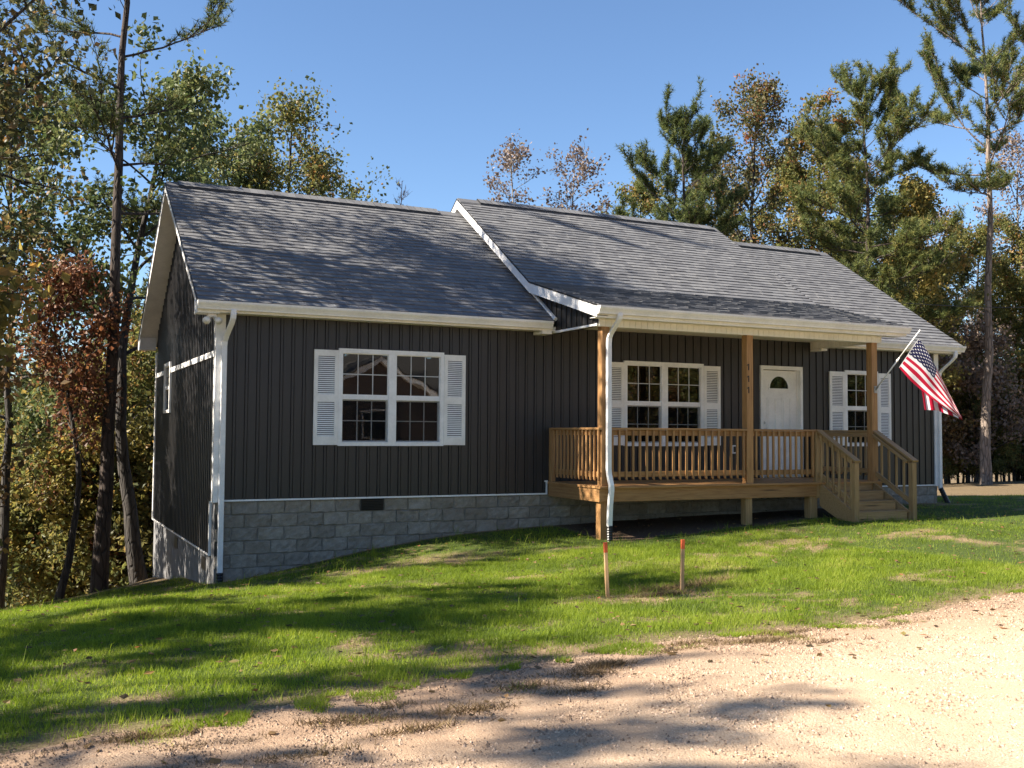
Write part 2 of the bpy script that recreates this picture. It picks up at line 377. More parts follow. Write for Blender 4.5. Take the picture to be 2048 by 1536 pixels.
def grid_lines(segs):
    out = [segs[0][0]]
    for a, b, n in segs: out += list(np.linspace(a, b, n+1)[1:])
    return np.array(out)
gx = grid_lines([(-1500,-200,6),(-200,-60,8),(-60,-14,18),(-14,-6,24),(-6,14,150),(14,28,48),(28,60,16),(60,200,8),(200,1500,6)])
gy = grid_lines([(-1500,-200,6),(-200,-60,6),(-60,-20,12),(-20,-11,20),(-11,2,120),(2,16,44),(16,60,22),(60,200,8),(200,1500,6)])
GX, GY = np.meshgrid(gx, gy); GZ = gz(GX, GY)
V = np.stack([GX, GY, GZ], -1).reshape(-1, 3); nx, ny = len(gx), len(gy)
ii = (np.arange(ny-1)[:,None]*nx+np.arange(nx-1)[None,:]).ravel()
F = np.stack([ii, ii+1, ii+nx+1, ii+nx], -1)
me = tri_mesh('ground', V, F, smooth=True)
lawn = lawn_mask(GX, GY); straw = straw_mask(GX, GY); h_, p_ = under_house(GX, GY)
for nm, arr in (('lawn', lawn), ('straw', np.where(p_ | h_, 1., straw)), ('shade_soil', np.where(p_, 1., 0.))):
    a = me.attributes.new(nm, 'FLOAT', 'POINT'); a.data.foreach_set('value', arr.astype(np.float32).ravel())
def groundmat():
    mt, t, b = newmat('lawn_and_forest_floor'); g = t.nodes.new('ShaderNodeNewGeometry'); P = g.outputs['Position']
    n = noise(t, P, 3, 5); f = noise(t, P, 45, 5, .7); ff = noise(t, P, 14, 4, .65)
    soil = ramp(t, f, [(.3, (.13,.085,.05)), (.5, (.26,.18,.105)), (.7, (.42,.32,.20))])
    green = ramp(t, f, [(.3, (.035,.055,.012)), (.6, (.075,.105,.022)), (.8, (.14,.12,.05))])
    litter = ramp(t, f, [(.3, (.07,.05,.03)), (.5, (.17,.125,.072)), (.7, (.30,.235,.14))])
    litter = mixc(t, ramp(t, ff, [(.5, (0,0,0)), (.7, (.6,.6,.6))]), litter, (.12,.075,.04))
    c = mixc(t, attr(t, 'straw'), green, soil)
    c = mixc(t, attr(t, 'lawn'), litter, c)
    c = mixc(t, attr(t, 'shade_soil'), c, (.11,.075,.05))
    t.links.new(c, b.inputs['Base Color']); b.inputs['Roughness'].default_value = .95
    b.inputs['Specular IOR Level'].default_value = .15
    bump(t, math_(t, 'ADD', f, ff), .7, .03, b); return mt
M['ground'] = groundmat()
tag(link('ground', me, M['ground']), kind='structure')

# gravel road between the camera and the lawn
rx = grid_lines([(-60,-14,20),(-14,-6,40),(-6,14,260),(14,30,60),(30,70,16)])
rw = np.concatenate([[0,.04,.1,.2,.35], np.linspace(.55, 7, 44), np.linspace(7.6, 21.5, 16)])  # far part, behind the camera, widened for more sunlit bounce
RX, RWD = np.meshgrid(rx, rw); E0 = road_edge(RX); RY = E0-RWD
RZ = gz(RX, RY)+.022*np.clip(RWD/.25, 0, 1)-.006*(RWD < .01)+(vnoise(RX, RY, .8, 41)-.5)*.03*np.clip(RWD/.5, 0, 1)+(vnoise(RX, RY, .16, 42)-.5)*.012*np.clip(RWD/.3, 0, 1)
nx, ny = len(rx), len(rw); ii = (np.arange(ny-1)[:,None]*nx+np.arange(nx-1)[None,:]).ravel()
me = tri_mesh('gravel_road', np.stack([RX, RY, RZ], -1).reshape(-1, 3), np.stack([ii, ii+nx, ii+nx+1, ii+1], -1), smooth=True)
def gravelmat():
    mt, t, b = newmat('gravel'); g = t.nodes.new('ShaderNodeNewGeometry'); P = g.outputs['Position']
    vo = nd(t, 'TexVoronoi'); vo.inputs['Scale'].default_value = 95; t.links.new(P, vo.inputs['Vector'])
    n = noise(t, P, 1.3, 6, .62); f = noise(t, P, 150, 3, .7); m5 = noise(t, P, 22, 4, .7)
    sep = nd(t, 'SeparateColor'); t.links.new(vo.outputs['Color'], sep.inputs[0])
    c = ramp(t, sep.outputs[0], [(0, (.38,.272,.175)), (.25, (.49,.362,.245)), (.6, (.555,.42,.292)), (.88, (.61,.48,.35)), (1, (.36,.28,.205))])
    c = mixc(t, ramp(t, n, [(.38, (.6,.6,.6)), (.62, (0,0,0))]), c, (.52,.375,.245))
    dirt = math_(t, 'MULTIPLY', attr(t, 'dirt'), ramp(t, math_(t, 'ADD', math_(t, 'MULTIPLY', n, .6), math_(t, 'MULTIPLY', m5, .4)), [(.35, (1,1,1)), (.62, (.55,.55,.55))]))
    c = mixc(t, dirt, c, (.27,.175,.115))
    c = mixc(t, ramp(t, f, [(.3, (.55,.55,.55)), (.5, (0,0,0))]), c, (.24,.17,.115))
    t.links.new(c, b.inputs['Base Color']); b.inputs['Roughness'].default_value = .95; b.inputs['Specular IOR Level'].default_value = .15
    h = math_(t, 'ADD', math_(t, 'MULTIPLY', vo.outputs['Distance'], -.9), math_(t, 'ADD', m5, math_(t, 'MULTIPLY', f, .5)))
    bump(t, h, .5, .010, b); return mt
M['gravel'] = gravelmat()
DW = np.clip(1-RWD/(1.1+1.6*vnoise(RX, RX*0, 2.2, 71)), 0, 1)*.9+.75*np.clip((3.0-RX)/5, 0, 1)*np.clip(1-RWD/4.2, 0, 1)  # dirt along the lawn edge; browner towards the left end too
a = me.attributes.new('dirt', 'FLOAT', 'POINT'); a.data.foreach_set('value', np.clip(DW, 0, 1).astype(np.float32).ravel())
tag(link('gravel_road', me, M['gravel']), kind='structure')
def road_z(x, y): return gz(x, y)+.022

# ================================================================== the house
XR, DP, RK, YRIDGE = 15.19, 7.42, .36, 3.71
ZR, ZR2, SL = 5.645, 5.955, .6458
XM1, XM2, YK = 5.47, 12.12, .32
ZK = ZR2-SL*(YRIDGE-YK); YPE, ZPE = -2.05, 3.095; SP = (ZK-ZPE)/(YK-YPE)
YE = -.36                                   # front drip edge of the main roof
def zroof(y): return ZR-SL*abs(YRIDGE-y)
def zroof2(y): return ZR2-SL*abs(YRIDGE-y) if y >= YK else ZK-SP*(YK-y)
house = empty('house', (7.6, 3.7, -1.2), 'single-storey house with dark board-and-batten siding, grey shingle roof and timber porch', 'house')
HP = dict(parent=house)

# ---- openings
WZ0, WZ1 = .841, 2.40
WINS = [(1.875,3.68,2),(7.222,8.99,2),(12.534,13.447,1)]
DOOR = (10.359, 11.4155, .225, 2.424)
OPEN = [(a+.02,b-.02,WZ0+.02,WZ1-.02) for a,b,_ in WINS]+[(DOOR[0]+.02,DOOR[1]-.02,DOOR[2]-.01,DOOR[3]-.02)]
def wall_cells(mb, x0, x1, z0, z1, y0, y1, opens):
    xs = sorted({x0,x1}|{v for o in opens for v in o[:2]}); zs = sorted({z0,z1}|{v for o in opens for v in o[2:]})
    for a, b in zip(xs, xs[1:]):
        for c, d in zip(zs, zs[1:]):
            mx, mz = (a+b)/2, (c+d)/2
            if not any(o[0] < mx < o[1] and o[2] < mz < o[3] for o in opens): mb.box(a, b, y0, y1, c, d)
mb = MB(); wall_cells(mb, .12, XR-.12, 0, 2.86, .002, .14, OPEN); mb.box(5.7, 11.76, .002, .14, 2.8601, 2.96)
wall_front = build(mb, 'wall', M['siding'], house)
mb = MB(); mb.prism([(.002,-.845),(DP,-.845),(DP,zroof(DP)-.16),(YRIDGE,ZR-.16),(.002,zroof(0)-.16)], 0.002, .119, 'x')
wall_gable = build(mb, 'wall', M['siding'], house)
mb = MB(); mb.prism([(.002,0),(DP,0),(DP,zroof(DP)-.16),(YRIDGE,ZR-.16),(.002,zroof(0)-.16)], XR-.119, XR, 'x'); build(mb, 'wall', M['siding'], house)
mb = MB(); mb.box(.12, XR-.12, DP-.14, DP, -.8, 2.78); build(mb, 'wall', M['siding'], house)
# rooms behind the glass
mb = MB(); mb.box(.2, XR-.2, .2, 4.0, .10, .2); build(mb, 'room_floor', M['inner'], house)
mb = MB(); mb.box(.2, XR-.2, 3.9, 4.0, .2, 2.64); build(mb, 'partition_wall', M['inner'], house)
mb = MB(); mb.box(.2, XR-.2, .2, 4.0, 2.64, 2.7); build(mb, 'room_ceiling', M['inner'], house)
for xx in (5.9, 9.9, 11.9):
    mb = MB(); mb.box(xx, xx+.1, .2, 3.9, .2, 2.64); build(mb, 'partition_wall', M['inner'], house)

# ---- board and batten siding, one object for each strip
PER = .178
PROF = [(0,.001),(.004,.001),(.005,.017),(.124,.017),(.125,.001),(.134,.001),(.135,.032),(.168,.032),(.169,.001),(.178,.001)]
def clip_prof(a, b):
    out = []
    for (p, d), (q, e) in zip(PROF, PROF[1:]):
        lo, hi = max(p, a), min(q, b)
        if hi-lo < 1e-6: continue
        f = lambda s: d+(e-d)*(s-p)/(q-p)
        if not out: out.append((lo, f(lo)))
        out.append((hi, f(hi)))
    return out
_sid = {}
def strip(a0, k0, a1, zb, zt, face, parent):
    """strip from a0 to a1 along the wall; k0 = start of its period; zb, zt functions or numbers; face 'y' (front) or 'x' (gable) plus offset"""
    pr = clip_prof(a0-k0, a1-k0)
    if len(pr) < 2: return
    B = zb if callable(zb) else (lambda s: zb); T = zt if callable(zt) else (lambda s: zt)
    if min(T(k0+s)-B(k0+s) for s, _ in pr) < .0 and max(T(k0+s)-B(k0+s) for s, _ in pr) < .03: return
    zr = B(a0); key = None if callable(zt) or callable(zb) else (round(a0-k0,4), round(a1-k0,4), round(zt-zb,4), face[0])
    ax, off = face
    if key in _sid: me = _sid[key]
    else:
        vs, fs = [], []
        for s, d in pr:
            b0, t0 = B(k0+s)-zr, max(T(k0+s), B(k0+s)+.002)-zr
            x = s-pr[0][0]
            if ax == 'y': vs += [(x,-d,b0),(x,-d,t0)]
            else: vs += [(-d,x,b0),(-d,x,t0)]
        n = len(pr)
        for i in range(n-1):
            q = (2*i,2*i+2,2*i+3,2*i+1); fs.append(q if ax == 'y' else q[::-1])
        for i, j in ((0, 1), ((n-1)*2, (n-1)*2+1)):      # the two edges back to the wall
            p, q = vs[i], vs[j]
            if ax == 'y': vs += [(p[0],.001,p[2]),(q[0],.001,q[2])]
            else: vs += [(.001,p[1],p[2]),(.001,q[1],q[2])]
            m_ = len(vs); f = (i, j, m_-1, m_-2)
            fs.append(f)
        me = bpy.data.meshes.new('siding_board'); me.from_pydata(vs, [], fs); me.update()
        if key: _sid[key] = me
    o = link('siding_board', me, M['siding'], parent)
    o.location = (a0, off, zr) if ax == 'y' else (off, a0, zr)
k = .10
while k < XR-.10:
    a, b = max(k, .10), min(k+PER, XR-.10)
    cuts = sorted({a, b}|{v for o in OPEN for v in o[:2] if a+.002 < v < b-.002})
    for p, q in zip(cuts, cuts[1:]):
        mid = (p+q)/2; iv = [(.022, 2.84)]
        for o in OPEN:
            if o[0] <= mid <= o[1]:
                iv = [r for (c, d) in iv for r in ((c, min(d, o[2])), (max(c, o[3]), d)) if r[1]-r[0] > .03]
        if 5.66 < mid < 11.78: iv = [(max(c, .225), d if d < 2.7 else 2.928) for c, d in iv if d > .24]
        for c, d in iv: strip(p, k, q, c, d, ('y', 0), wall_front)
    k += PER
# gable: strips broken by the white band, the small window and the step at the corner
GWIN = (5.02, 5.80, 1.46, 2.37)
k = .10
while k < DP-.08:
    a, b = max(k, .10), min(k+PER, DP-.08); top = lambda y: zroof(y)-.17
    cuts = sorted({a, b}|{v for v in (GWIN[0], GWIN[1], .30, YRIDGE) if a+.002 < v < b-.002})
    for p, q in zip(cuts, cuts[1:]):
        mid = (p+q)/2; lo = -.82 if mid > .30 else .02
        if GWIN[0] < mid < GWIN[1]:
            strip(p, k, q, lo, GWIN[2], ('x', 0), wall_gable); strip(p, k, q, GWIN[3], top, ('x', 0), wall_gable)
        else:
            strip(p, k, q, lo, 2.205, ('x', 0), wall_gable); strip(p, k, q, 2.295, top, ('x', 0), wall_gable)
    k += PER
# side of the porch roof, above the left railing
XP0 = 5.66
mb = MB(); mb.prism([(-1.76,2.81),(.0,2.81),(.45,zroof2(.45)-.2),(YK,ZK-.17),(-1.76,zroof2(-1.76)-.17)], XP0+.004, XP0+.12, 'x')
wall_porch = build(mb, 'wall', M['siding'], house)
k = -1.75
while k < .30:
    a, b = k, min(k+PER, .30)
    strip(a, k, b, 2.83, lambda y: zroof2(y)-.18, ('x', XP0+.002), wall_porch); k += PER
mb = MB(); mb.prism([(YK,zroof(YK)-.1),(DP-.3,zroof(DP-.3)-.1),(DP-.3,zroof2(DP-.3)-.18),(YRIDGE,ZR2-.18),(YK,ZK-.18)], XP0+.006, XP0+.1, 'x'); build(mb, 'wall', M['siding'], house)

# ---- white trim on the walls
def trim(name, *b, mat='white', parent=house):
    mb = MB(); mb.box(*b); return build(mb, name, M[mat], parent)
trim('starter_strip', .11, 5.655, -.036, .001, -.004, .022)
trim('starter_strip', 11.80, XR-.1, -.036, .001, -.004, .022)
trim('starter_strip', 5.635, 5.655, -.037, .001, .022, .215)
trim('starter_strip', 5.60, 5.66, -.038, .001, .215, .24)
trim('corner_post', -.044, .10, -.044, .0, -.012, 2.835)
trim('corner_post', -.044, .0, .0, .10, -.0119, 2.80)
trim('corner_post', XR-.10, XR+.03, -.044, .0, -.012, 2.835)
trim('corner_post', -.042, .0, DP-.08, DP+.03, -.84, 2.75)
trim('band_board', -.042, .001, .10, GWIN[0]-.05, 2.205, 2.295)
trim('band_board', -.042, .001, GWIN[1]+.05, DP-.08, 2.205, 2.295)
trim('starter_strip', -.038, .001, .30, DP-.08, -.845, -.82)
trim('starter_strip', -.039, .001, .278, .30, -.845, -.012)
mb = MB(); mb.prism([(-1.77,2.80),(0,2.80),(0,2.835),(-1.77,2.835)], XP0-.04, XP0+.001, 'x'); build(mb, 'starter_strip', M['white'], house)

# ---- foundation
mb = MB(); mb.box(.0, XR, .012, .2, -2.2, -.004); fnd = build(mb, 'foundation', M['mortar'], house)
def block_mesh(L, H, seed):
    r = np.random.default_rng(seed); nx_, nz_ = 6, 4
    xs = np.concatenate([[0], np.linspace(.012, L-.012, nx_), [L]]); zs = np.concatenate([[0], np.linspace(.010, H-.010, nz_), [H]])
    vs, fs = [], []
    tilt = r.normal(0, .004, 2)
    for j, z in enumerate(zs):
        for i, x in enumerate(xs):
            edge = i in (0, len(xs)-1) or j in (0, len(zs)-1)
            d = .002 if edge else .012+r.uniform(0, .018)+tilt[0]*(x/L-.5)*2+tilt[1]*(z/H-.5)*2
            vs.append((x+(0 if edge else r.uniform(-.01, .01)), -d, z+(0 if edge else r.uniform(-.008, .008))))
    n = len(xs)
    for j in range(len(zs)-1):
        for i in range(n-1): fs.append((j*n+i, j*n+i+1, (j+1)*n+i+1, (j+1)*n+i))
    b0 = len(vs); ring = [(0,0),(L,0),(L,H),(0,H)]
    vs += [(x, .03, z) for x, z in ring]; c = [0, n-1, len(vs)-5, len(vs)-4-n]
    for q in range(4):
        w_ = (q+1) % 4; fs.append((c[w_], c[q], b0+q, b0+w_))
    me = bpy.data.meshes.new('block'); me.from_pydata(vs, [], fs); me.update(); return me
BM = {}
JT = .008
for row in range(7):
    z1 = -.0037-.2032*row; z0 = z1-.2032; off = .0389+(.2032 if row % 2 == 0 else 0)-.4064
    for i in range(40):
        a, b = max(off+.4064*i, 0), min(off+.4064*(i+1), XR)
        if b-a < .05: continue
        if z1 < max(gz1(a, -.05), gz1(b, -.05))-.04: continue
        if row == 0 and abs((a+b)/2-2.477) < .1:
            vx = (a+.008, b-.008); continue
        L = round(b-a-JT, 3); key = (L, random.randrange(9))
        if key not in BM: BM[key] = block_mesh(L, .2032-JT, 100+len(BM))
        o = link('block', BM[key], M['block'], fnd); o.location = (a+JT/2, .014, z0+JT/2)
mb = MB(); mb.box(vx[0], vx[1], -.004, .03, -.2, -.008)
v0 = build(mb, 'vent', M['black'], house)
mb = MB()
for q in range(7): mb.add([(vx[0]+.015,-.005,-.19+q*.026),(vx[1]-.015,-.005,-.19+q*.026),(vx[1]-.015,-.02,-.178+q*.026),(vx[0]+.015,-.02,-.178+q*.026)], [(0,1,2,3),(3,2,1,0)])
tag(build(mb, 'slats', M['black'], v0), kind='stuff')
mb = MB(); mb.box(-.001, .2, .205, DP, -3.6, -.846); build(mb, 'foundation', M['parge'], house)
mb = MB(); mb.box(-.001, .2, .011, .204, -2.2, -.014); build(mb, 'foundation', M['parge'], house)
mb = MB(); mb.box(XR-.2, XR+.002, .2, DP, -2.2, -.004); build(mb, 'foundation', M['parge'], house)
mb = MB(); mb.box(.2, XR-.2, DP-.2, DP-.001, -4, -.84); build(mb, 'foundation', M['parge'], house)
for y, z in ((4.0, -1.0), (.88, -1.02)):
    mb = MB(); mb.box(-.012, .03, y-.2, y+.2, z-.1, z+.1); build(mb, 'vent', M['black'], house)

# ---- windows
def window(x0, x1, z0, z1, n, axis='y'):
    """n double-hung units side by side under one casing"""
    def put(mb, *b):
        if axis == 'y': mb.box(*b)
        else: mb.box(b[2], b[3], b[0], b[1], b[4], b[5])   # b = (along, depth, height)
    mb = MB(); c = .064
    put(mb, x0, x1, -.060, .03, z1-.072, z1); put(mb, x0, x1, -.060, .03, z0, z0+.062)
    put(mb, x0, x0+c, -.0602, .03, z0+.062, z1-.072); put(mb, x1-c, x1, -.0602, .03, z0+.062, z1-.072)
    W = (x1-x0-2*c-(n-1)*.135)/n; ux = [x0+c+i*(W+.135) for i in range(n)]
    for i in range(n-1): put(mb, ux[i]+W, ux[i+1], -.0598, .03, z0+.062, z1-.072)
    win = build(mb, 'window', M['white'], house)
    zm = (z0+z1)/2+.0
    for u in ux:
        mb = MB(); put(mb, u, u+W, -.034, .02, zm-.034, zm+.034); build(mb, 'meeting_rail', M['white'], win)
        for up, (a, b) in ((1, (zm+.034, z1-.072)), (0, (z0+.062, zm-.034))):
            y = -.018 if up else .012; s = .012 if up else .022
            mb = MB(); put(mb, u, u+W, y-.012, y+.012, b-s, b); put(mb, u, u+W, y-.012, y+.012, a, a+s)
            put(mb, u, u+s, y-.012, y+.012, a+s, b-s); put(mb, u+W-s, u+W, y-.012, y+.012, a+s, b-s)
            build(mb, 'sash', M['white'], win)
            mb = MB(); put(mb, u+s, u+W-s, y-.003, y+.003, a+s, b-s); build(mb, 'pane', M['glass'], win)
            mb = MB(); g = .0075
            ww, hh = W-2*s, b-a-2*s
            for k3 in (1, 2): put(mb, u+s+ww*k3/3-g, u+s+ww*k3/3+g, y-.011, y-.004, a+s, b-s)
            put(mb, u+s, u+s+ww/3-g, y-.011, y-.004, a+s+hh/2-g, a+s+hh/2+g); put(mb, u+s+ww/3+g, u+s+ww*2/3-g, y-.011, y-.004, a+s+hh/2-g, a+s+hh/2+g); put(mb, u+s+ww*2/3+g, u+W-s, y-.011, y-.004, a+s+hh/2-g, a+s+hh/2+g)
            build(mb, 'grille', M['muntin'], win)
            if not up:
                mb = MB(); put(mb, u+.004, u+W-.004, -.024, -.023, a+.004, b-.002); build(mb, 'insect_screen', M['screen'], win)
    return win
for a, b, n in WINS: window(a, b, WZ0, WZ1, n)
def gable_window():
    w_ = window(GWIN[0]-.05, GWIN[1]+.05, GWIN[2]-.04, GWIN[3]+.05, 1, 'x')
gable_window()

# ---- shutters
def shutter(x0, x1, z0=.855, z1=2.365):
    mb = MB(); st, y0, y1 = .062, -.066, -.033; w_ = x1-x0
    zs = [z0, z0+.135, (z0+z1)/2-.075, (z0+z1)/2+.045, z1-.10, z1]
    mb.box(x0, x0+st, y0, y1, z0, z1); mb.box(x1-st, x1, y0, y1, z0, z1)
    for i in (0, 2, 4): mb.box(x0+st, x1-st, y0+.0005, y1, zs[i], zs[i+1])
    s = build(mb, 'shutter', M['shutter'], house)
    mb = MB(); mb.box(x0+st, x1-st, y1-.006, y1-.001, z0+.1, z1-.08); build(mb, 'backing', M['inner'], s)
    for a, b in ((zs[1], zs[2]), (zs[3], zs[4])):
        mb = MB(); n = int(round((b-a)/.0325)); h = (b-a)/n
        for i in range(n):
            z = a+i*h
            mb.add([(x0+st,y0+.004,z+.001),(x1-st,y0+.004,z+.001),(x1-st,y0+.012,z+h*.66),(x0+st,y0+.012,z+h*.66),
                    (x0+st,y0+.010,z+.001),(x1-st,y0+.010,z+.001),(x1-st,y0+.018,z+h*.66),(x0+st,y0+.018,z+h*.66)],
                   [(0,1,2,3),(3,2,6,7),(0,4,5,1)])
        tag(build(mb, 'louvers', M['shutter'], s), kind='stuff')
for a, b in ((1.473,1.872),(3.683,4.07),(6.83,7.219),(8.993,9.38),(12.12,12.531),(13.45,13.80)): shutter(a, b)

# ---- door
x0, x1, z0, z1 = DOOR
mb = MB(); mb.box(x0, x0+.062, -.06, .05, z0, z1); mb.box(x1-.062, x1, -.06, .05, z0, z1); mb.box(x0+.062, x1-.062, -.0598, .05, z1-.072, z1)
casing = build(mb, 'door_frame', M['door'], house)
mb = MB(); mb.box(x0+.062, x1-.062, -.03, .1, z0, z0+.035); build(mb, 'threshold', M['metal'], house)
dx0, dx1, dz0, dz1 = x0+.075, x1-.075, z0+.04, z1-.082
mb = MB(); mb.box(x0+.062, x0+.0745, .02, .1, z0+.036, z1-.073); mb.box(x1-.0745, x1-.062, .02, .1, z0+.036, z1-.073); build(mb, 'door_jamb', M['door'], house)
mb = MB(); mb.box(dx0, dx1, .045, .09, dz0, dz1); door = build(mb, 'door', M['door'], house)
cx = (dx0+dx1)/2; zf = 1.985; rf = .235
mb = MB(); n = 20
for i in range(n):
    a0, a1 = math.pi*i/n, math.pi*(i+1)/n
    P = lambda r, a, y: (cx+r*math.cos(a), y, zf+r*1.02*math.sin(a))
    for ra, rb, ya, yb in ((rf, rf+.03, .030, .030),):
        vs_ = [P(ra,a0,.03),P(rb,a0,.034),P(rb,a1,.034),P(ra,a1,.03),P(ra,a0,.046),P(rb,a0,.046),P(rb,a1,.046),P(ra,a1,.046)]
        mb.add(vs_, [(0,1,2,3),(0,3,7,4),(1,5,6,2)])
mb.box(cx-rf-.03, cx+rf+.03, .030, .046, zf-.028, zf); build(mb, 'light_trim', M['door'], door)
mb = MB(); pts = [(cx+rf*math.cos(math.pi*i/24), zf+rf*1.02*math.sin(math.pi*i/24)) for i in range(25)]
mb.prism(pts, .0385, .044, 'y'); build(mb, 'pane', M['glass'], door)
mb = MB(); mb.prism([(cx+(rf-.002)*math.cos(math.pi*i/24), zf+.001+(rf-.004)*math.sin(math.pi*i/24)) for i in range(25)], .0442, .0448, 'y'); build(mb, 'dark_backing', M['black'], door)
for s in (-1, 1):
    for za, zb in ((1.08, 1.80), (.42, .86)):
        mb = MB(); px0, px1 = (cx-.30, cx-.075) if s < 0 else (cx+.075, cx+.30)
        for i, (a, b, c, d) in enumerate(((px0,px1,zb-.022,zb),(px0,px1,za,za+.022),(px0,px0+.022,za+.022,zb-.022),(px1-.022,px1,za+.022,zb-.022))): mb.box(a, b, .036, .046, c, d)
        mb.box(px0+.045, px1-.045, .039, .046, za+.045, zb-.045); build(mb, 'door_panel', M['door'], door)
mb = MB(); mb.tube([(dx0+.07,.046,1.16),(dx0+.07,.0,1.16)], [.03,.022], 10); mb.tube([(dx0+.07,.0,1.16),(dx0+.07,-.035,1.16)], [.028,.03], 10)
mb.tube([(dx0+.07,.046,1.30),(dx0+.07,.02,1.30)], .028, 10); build(mb, 'handle', M['metal'], door)
# weatherproof socket on the porch wall
mb = MB(); mb.box(9.66, 9.77, -.06, -.02, .70, .86); ob = build(mb, 'outlet_box', M['shutter'], house)
mb = MB(); mb.box(9.682, 9.748, -.066, -.060, .725, .835); build(mb, 'cover', M['black'], ob)

# ---- roof structure
def roof_slab(x0, x1, prof, th=.11):
    mb = MB(); low = [(y, z-th) for y, z in prof]; mb.prism(low+prof[::-1], x0, x1, 'x'); return build(mb, 'roof', M['dripedge'], house)
YB = DP+.36
roofA = roof_slab(-RK+.01, XP0-.02, [(YE,zroof(YE)),(YRIDGE,ZR),(YB,zroof(YB))])
roofB = roof_slab(XM1+.01, XM2-.01, [(YPE,ZPE),(YK,ZK),(YRIDGE,ZR2),(YB,zroof2(YB))])
roofC = roof_slab(XM2-.15, XR+RK-.01, [(YE,zroof(YE)),(YRIDGE,ZR),(YB,zroof(YB))])
# shingles: every tab has its own thickness and tone; the nearest 300 are objects
EXPO = .142
tabs = []
def lay(sec, x0, x1, ya, za, yb, zb):
    U = Vector((0, yb-ya, zb-za)); L = U.length; U.normalize(); N = Vector((1,0,0)).cross(U); n = int(math.ceil(L/EXPO)); rr = random.Random(sec*7+int(ya*10))
    for i in range(n):
        d0 = i*EXPO-.02; d1 = min(d0+EXPO+.02, L-.005); x = x0-rr.uniform(0, .2); prev = .5
        while x < x1:
            w_ = rr.choice((.14,.17,.20,.23,.26,.30)); a, b = max(x, x0), min(x+w_, x1); x += w_
            if b-a < .02: continue
            tn = rr.choice((.08,.2,.3,.4,.5,.6,.72,.85,.97)); tn = .5+.75*(.6*tn+.4*rr.random()-.5)
            th = rr.choice((.015,.018,.021))
            q = Vector((a, ya, za))+U*d0
            tabs.append((sec, q, b-a, d1-d0, th, round(tn*12)/12, U, N))
lay(0, -RK-.015, XP0-.06, YE-.02, zroof(YE-.02), YRIDGE, ZR)
lay(1, XM1-.015, XM2+.015, YK, ZK, YRIDGE, ZR2)
lay(1, XM1-.015, XM2+.015, YPE-.03, ZPE-.03*SP, YK, ZK)
lay(2, XM2-.12, XR+RK+.015, YE-.02, zroof(YE-.02), YRIDGE, ZR)
def tab_verts(q, w_, d, th, U, N):
    X = Vector((1,0,0)); g = .0022; b = N*.003
    return [q+X*g+b, q+X*(w_-g)+b, q+X*(w_-g)+U*d+N*.001, q+X*g+U*d+N*.001, q+X*g+N*(th+.004), q+X*(w_-g)+N*(th+.004), q+X*(w_-g)+U*d+N*.005, q+X*g+U*d+N*.005]
TF = [(0,1,5,4),(4,5,6,7),(1,2,6,5),(3,0,4,7)]
cv = Vector(CAM); order = sorted(range(len(tabs)), key=lambda i: (tabs[i][1]-cv).length+(3 if tabs[i][0] == 1 and tabs[i][1].y < YK else 0))
single = set(order[:300]); fields = [MB(), MB(), MB()]; TM = {}
roofs = [roofA, roofB, roofC]
for i, (sec, q, w_, d, th, tn, U, N) in enumerate(tabs):
    if i in single:
        key = (round(w_, 3), round(d, 3), th, tn)
        if key not in TM:
            b = MB(); b.add(tab_verts(Vector(), w_, d, th, Vector((0,1,0)), Vector((0,0,1))), TF, tn); TM[key] = b.mesh('shingle', tint=True)
        o = link('shingle', TM[key], M['shingle'], roofs[sec]); m4 = Matrix((Vector((1,0,0)), U, N)).transposed().to_4x4(); m4.translation = q; o.matrix_basis = m4
    else: fields[sec].add(tab_verts(q, w_, d, th, U, N), TF, tn)
for s in range(3): tag(build(fields[s], 'shingles', M['shingle'], roofs[s], tint=True), kind='stuff')
# back slopes, never seen from the road: plain courses
for (xa, xb, rf_, zr_) in ((-RK-.015, XP0-.06, roofA, ZR), (XM1-.015, XM2+.015, roofB, ZR2), (XM2+.02, XR+RK+.015, roofC, ZR)):
    mb = MB(); n = 36; Ls = (YB-YRIDGE)
    for i in range(n):
        ya, yb = YRIDGE+Ls*i/n, YRIDGE+Ls*(i+1)/n; f = lambda y: zr_-SL*(y-YRIDGE)
        mb.add([(xa,ya,f(ya)+.004),(xb,ya,f(ya)+.004),(xb,yb,f(yb)+.014),(xa,yb,f(yb)+.014),(xa,yb,f(yb)),(xb,yb,f(yb))], [(0,3,2,1)[::-1],(3,4,5,2)], .2+.5*random.random())
    tag(build(mb, 'shingles', M['shingle'], rf_, tint=True), kind='stuff')
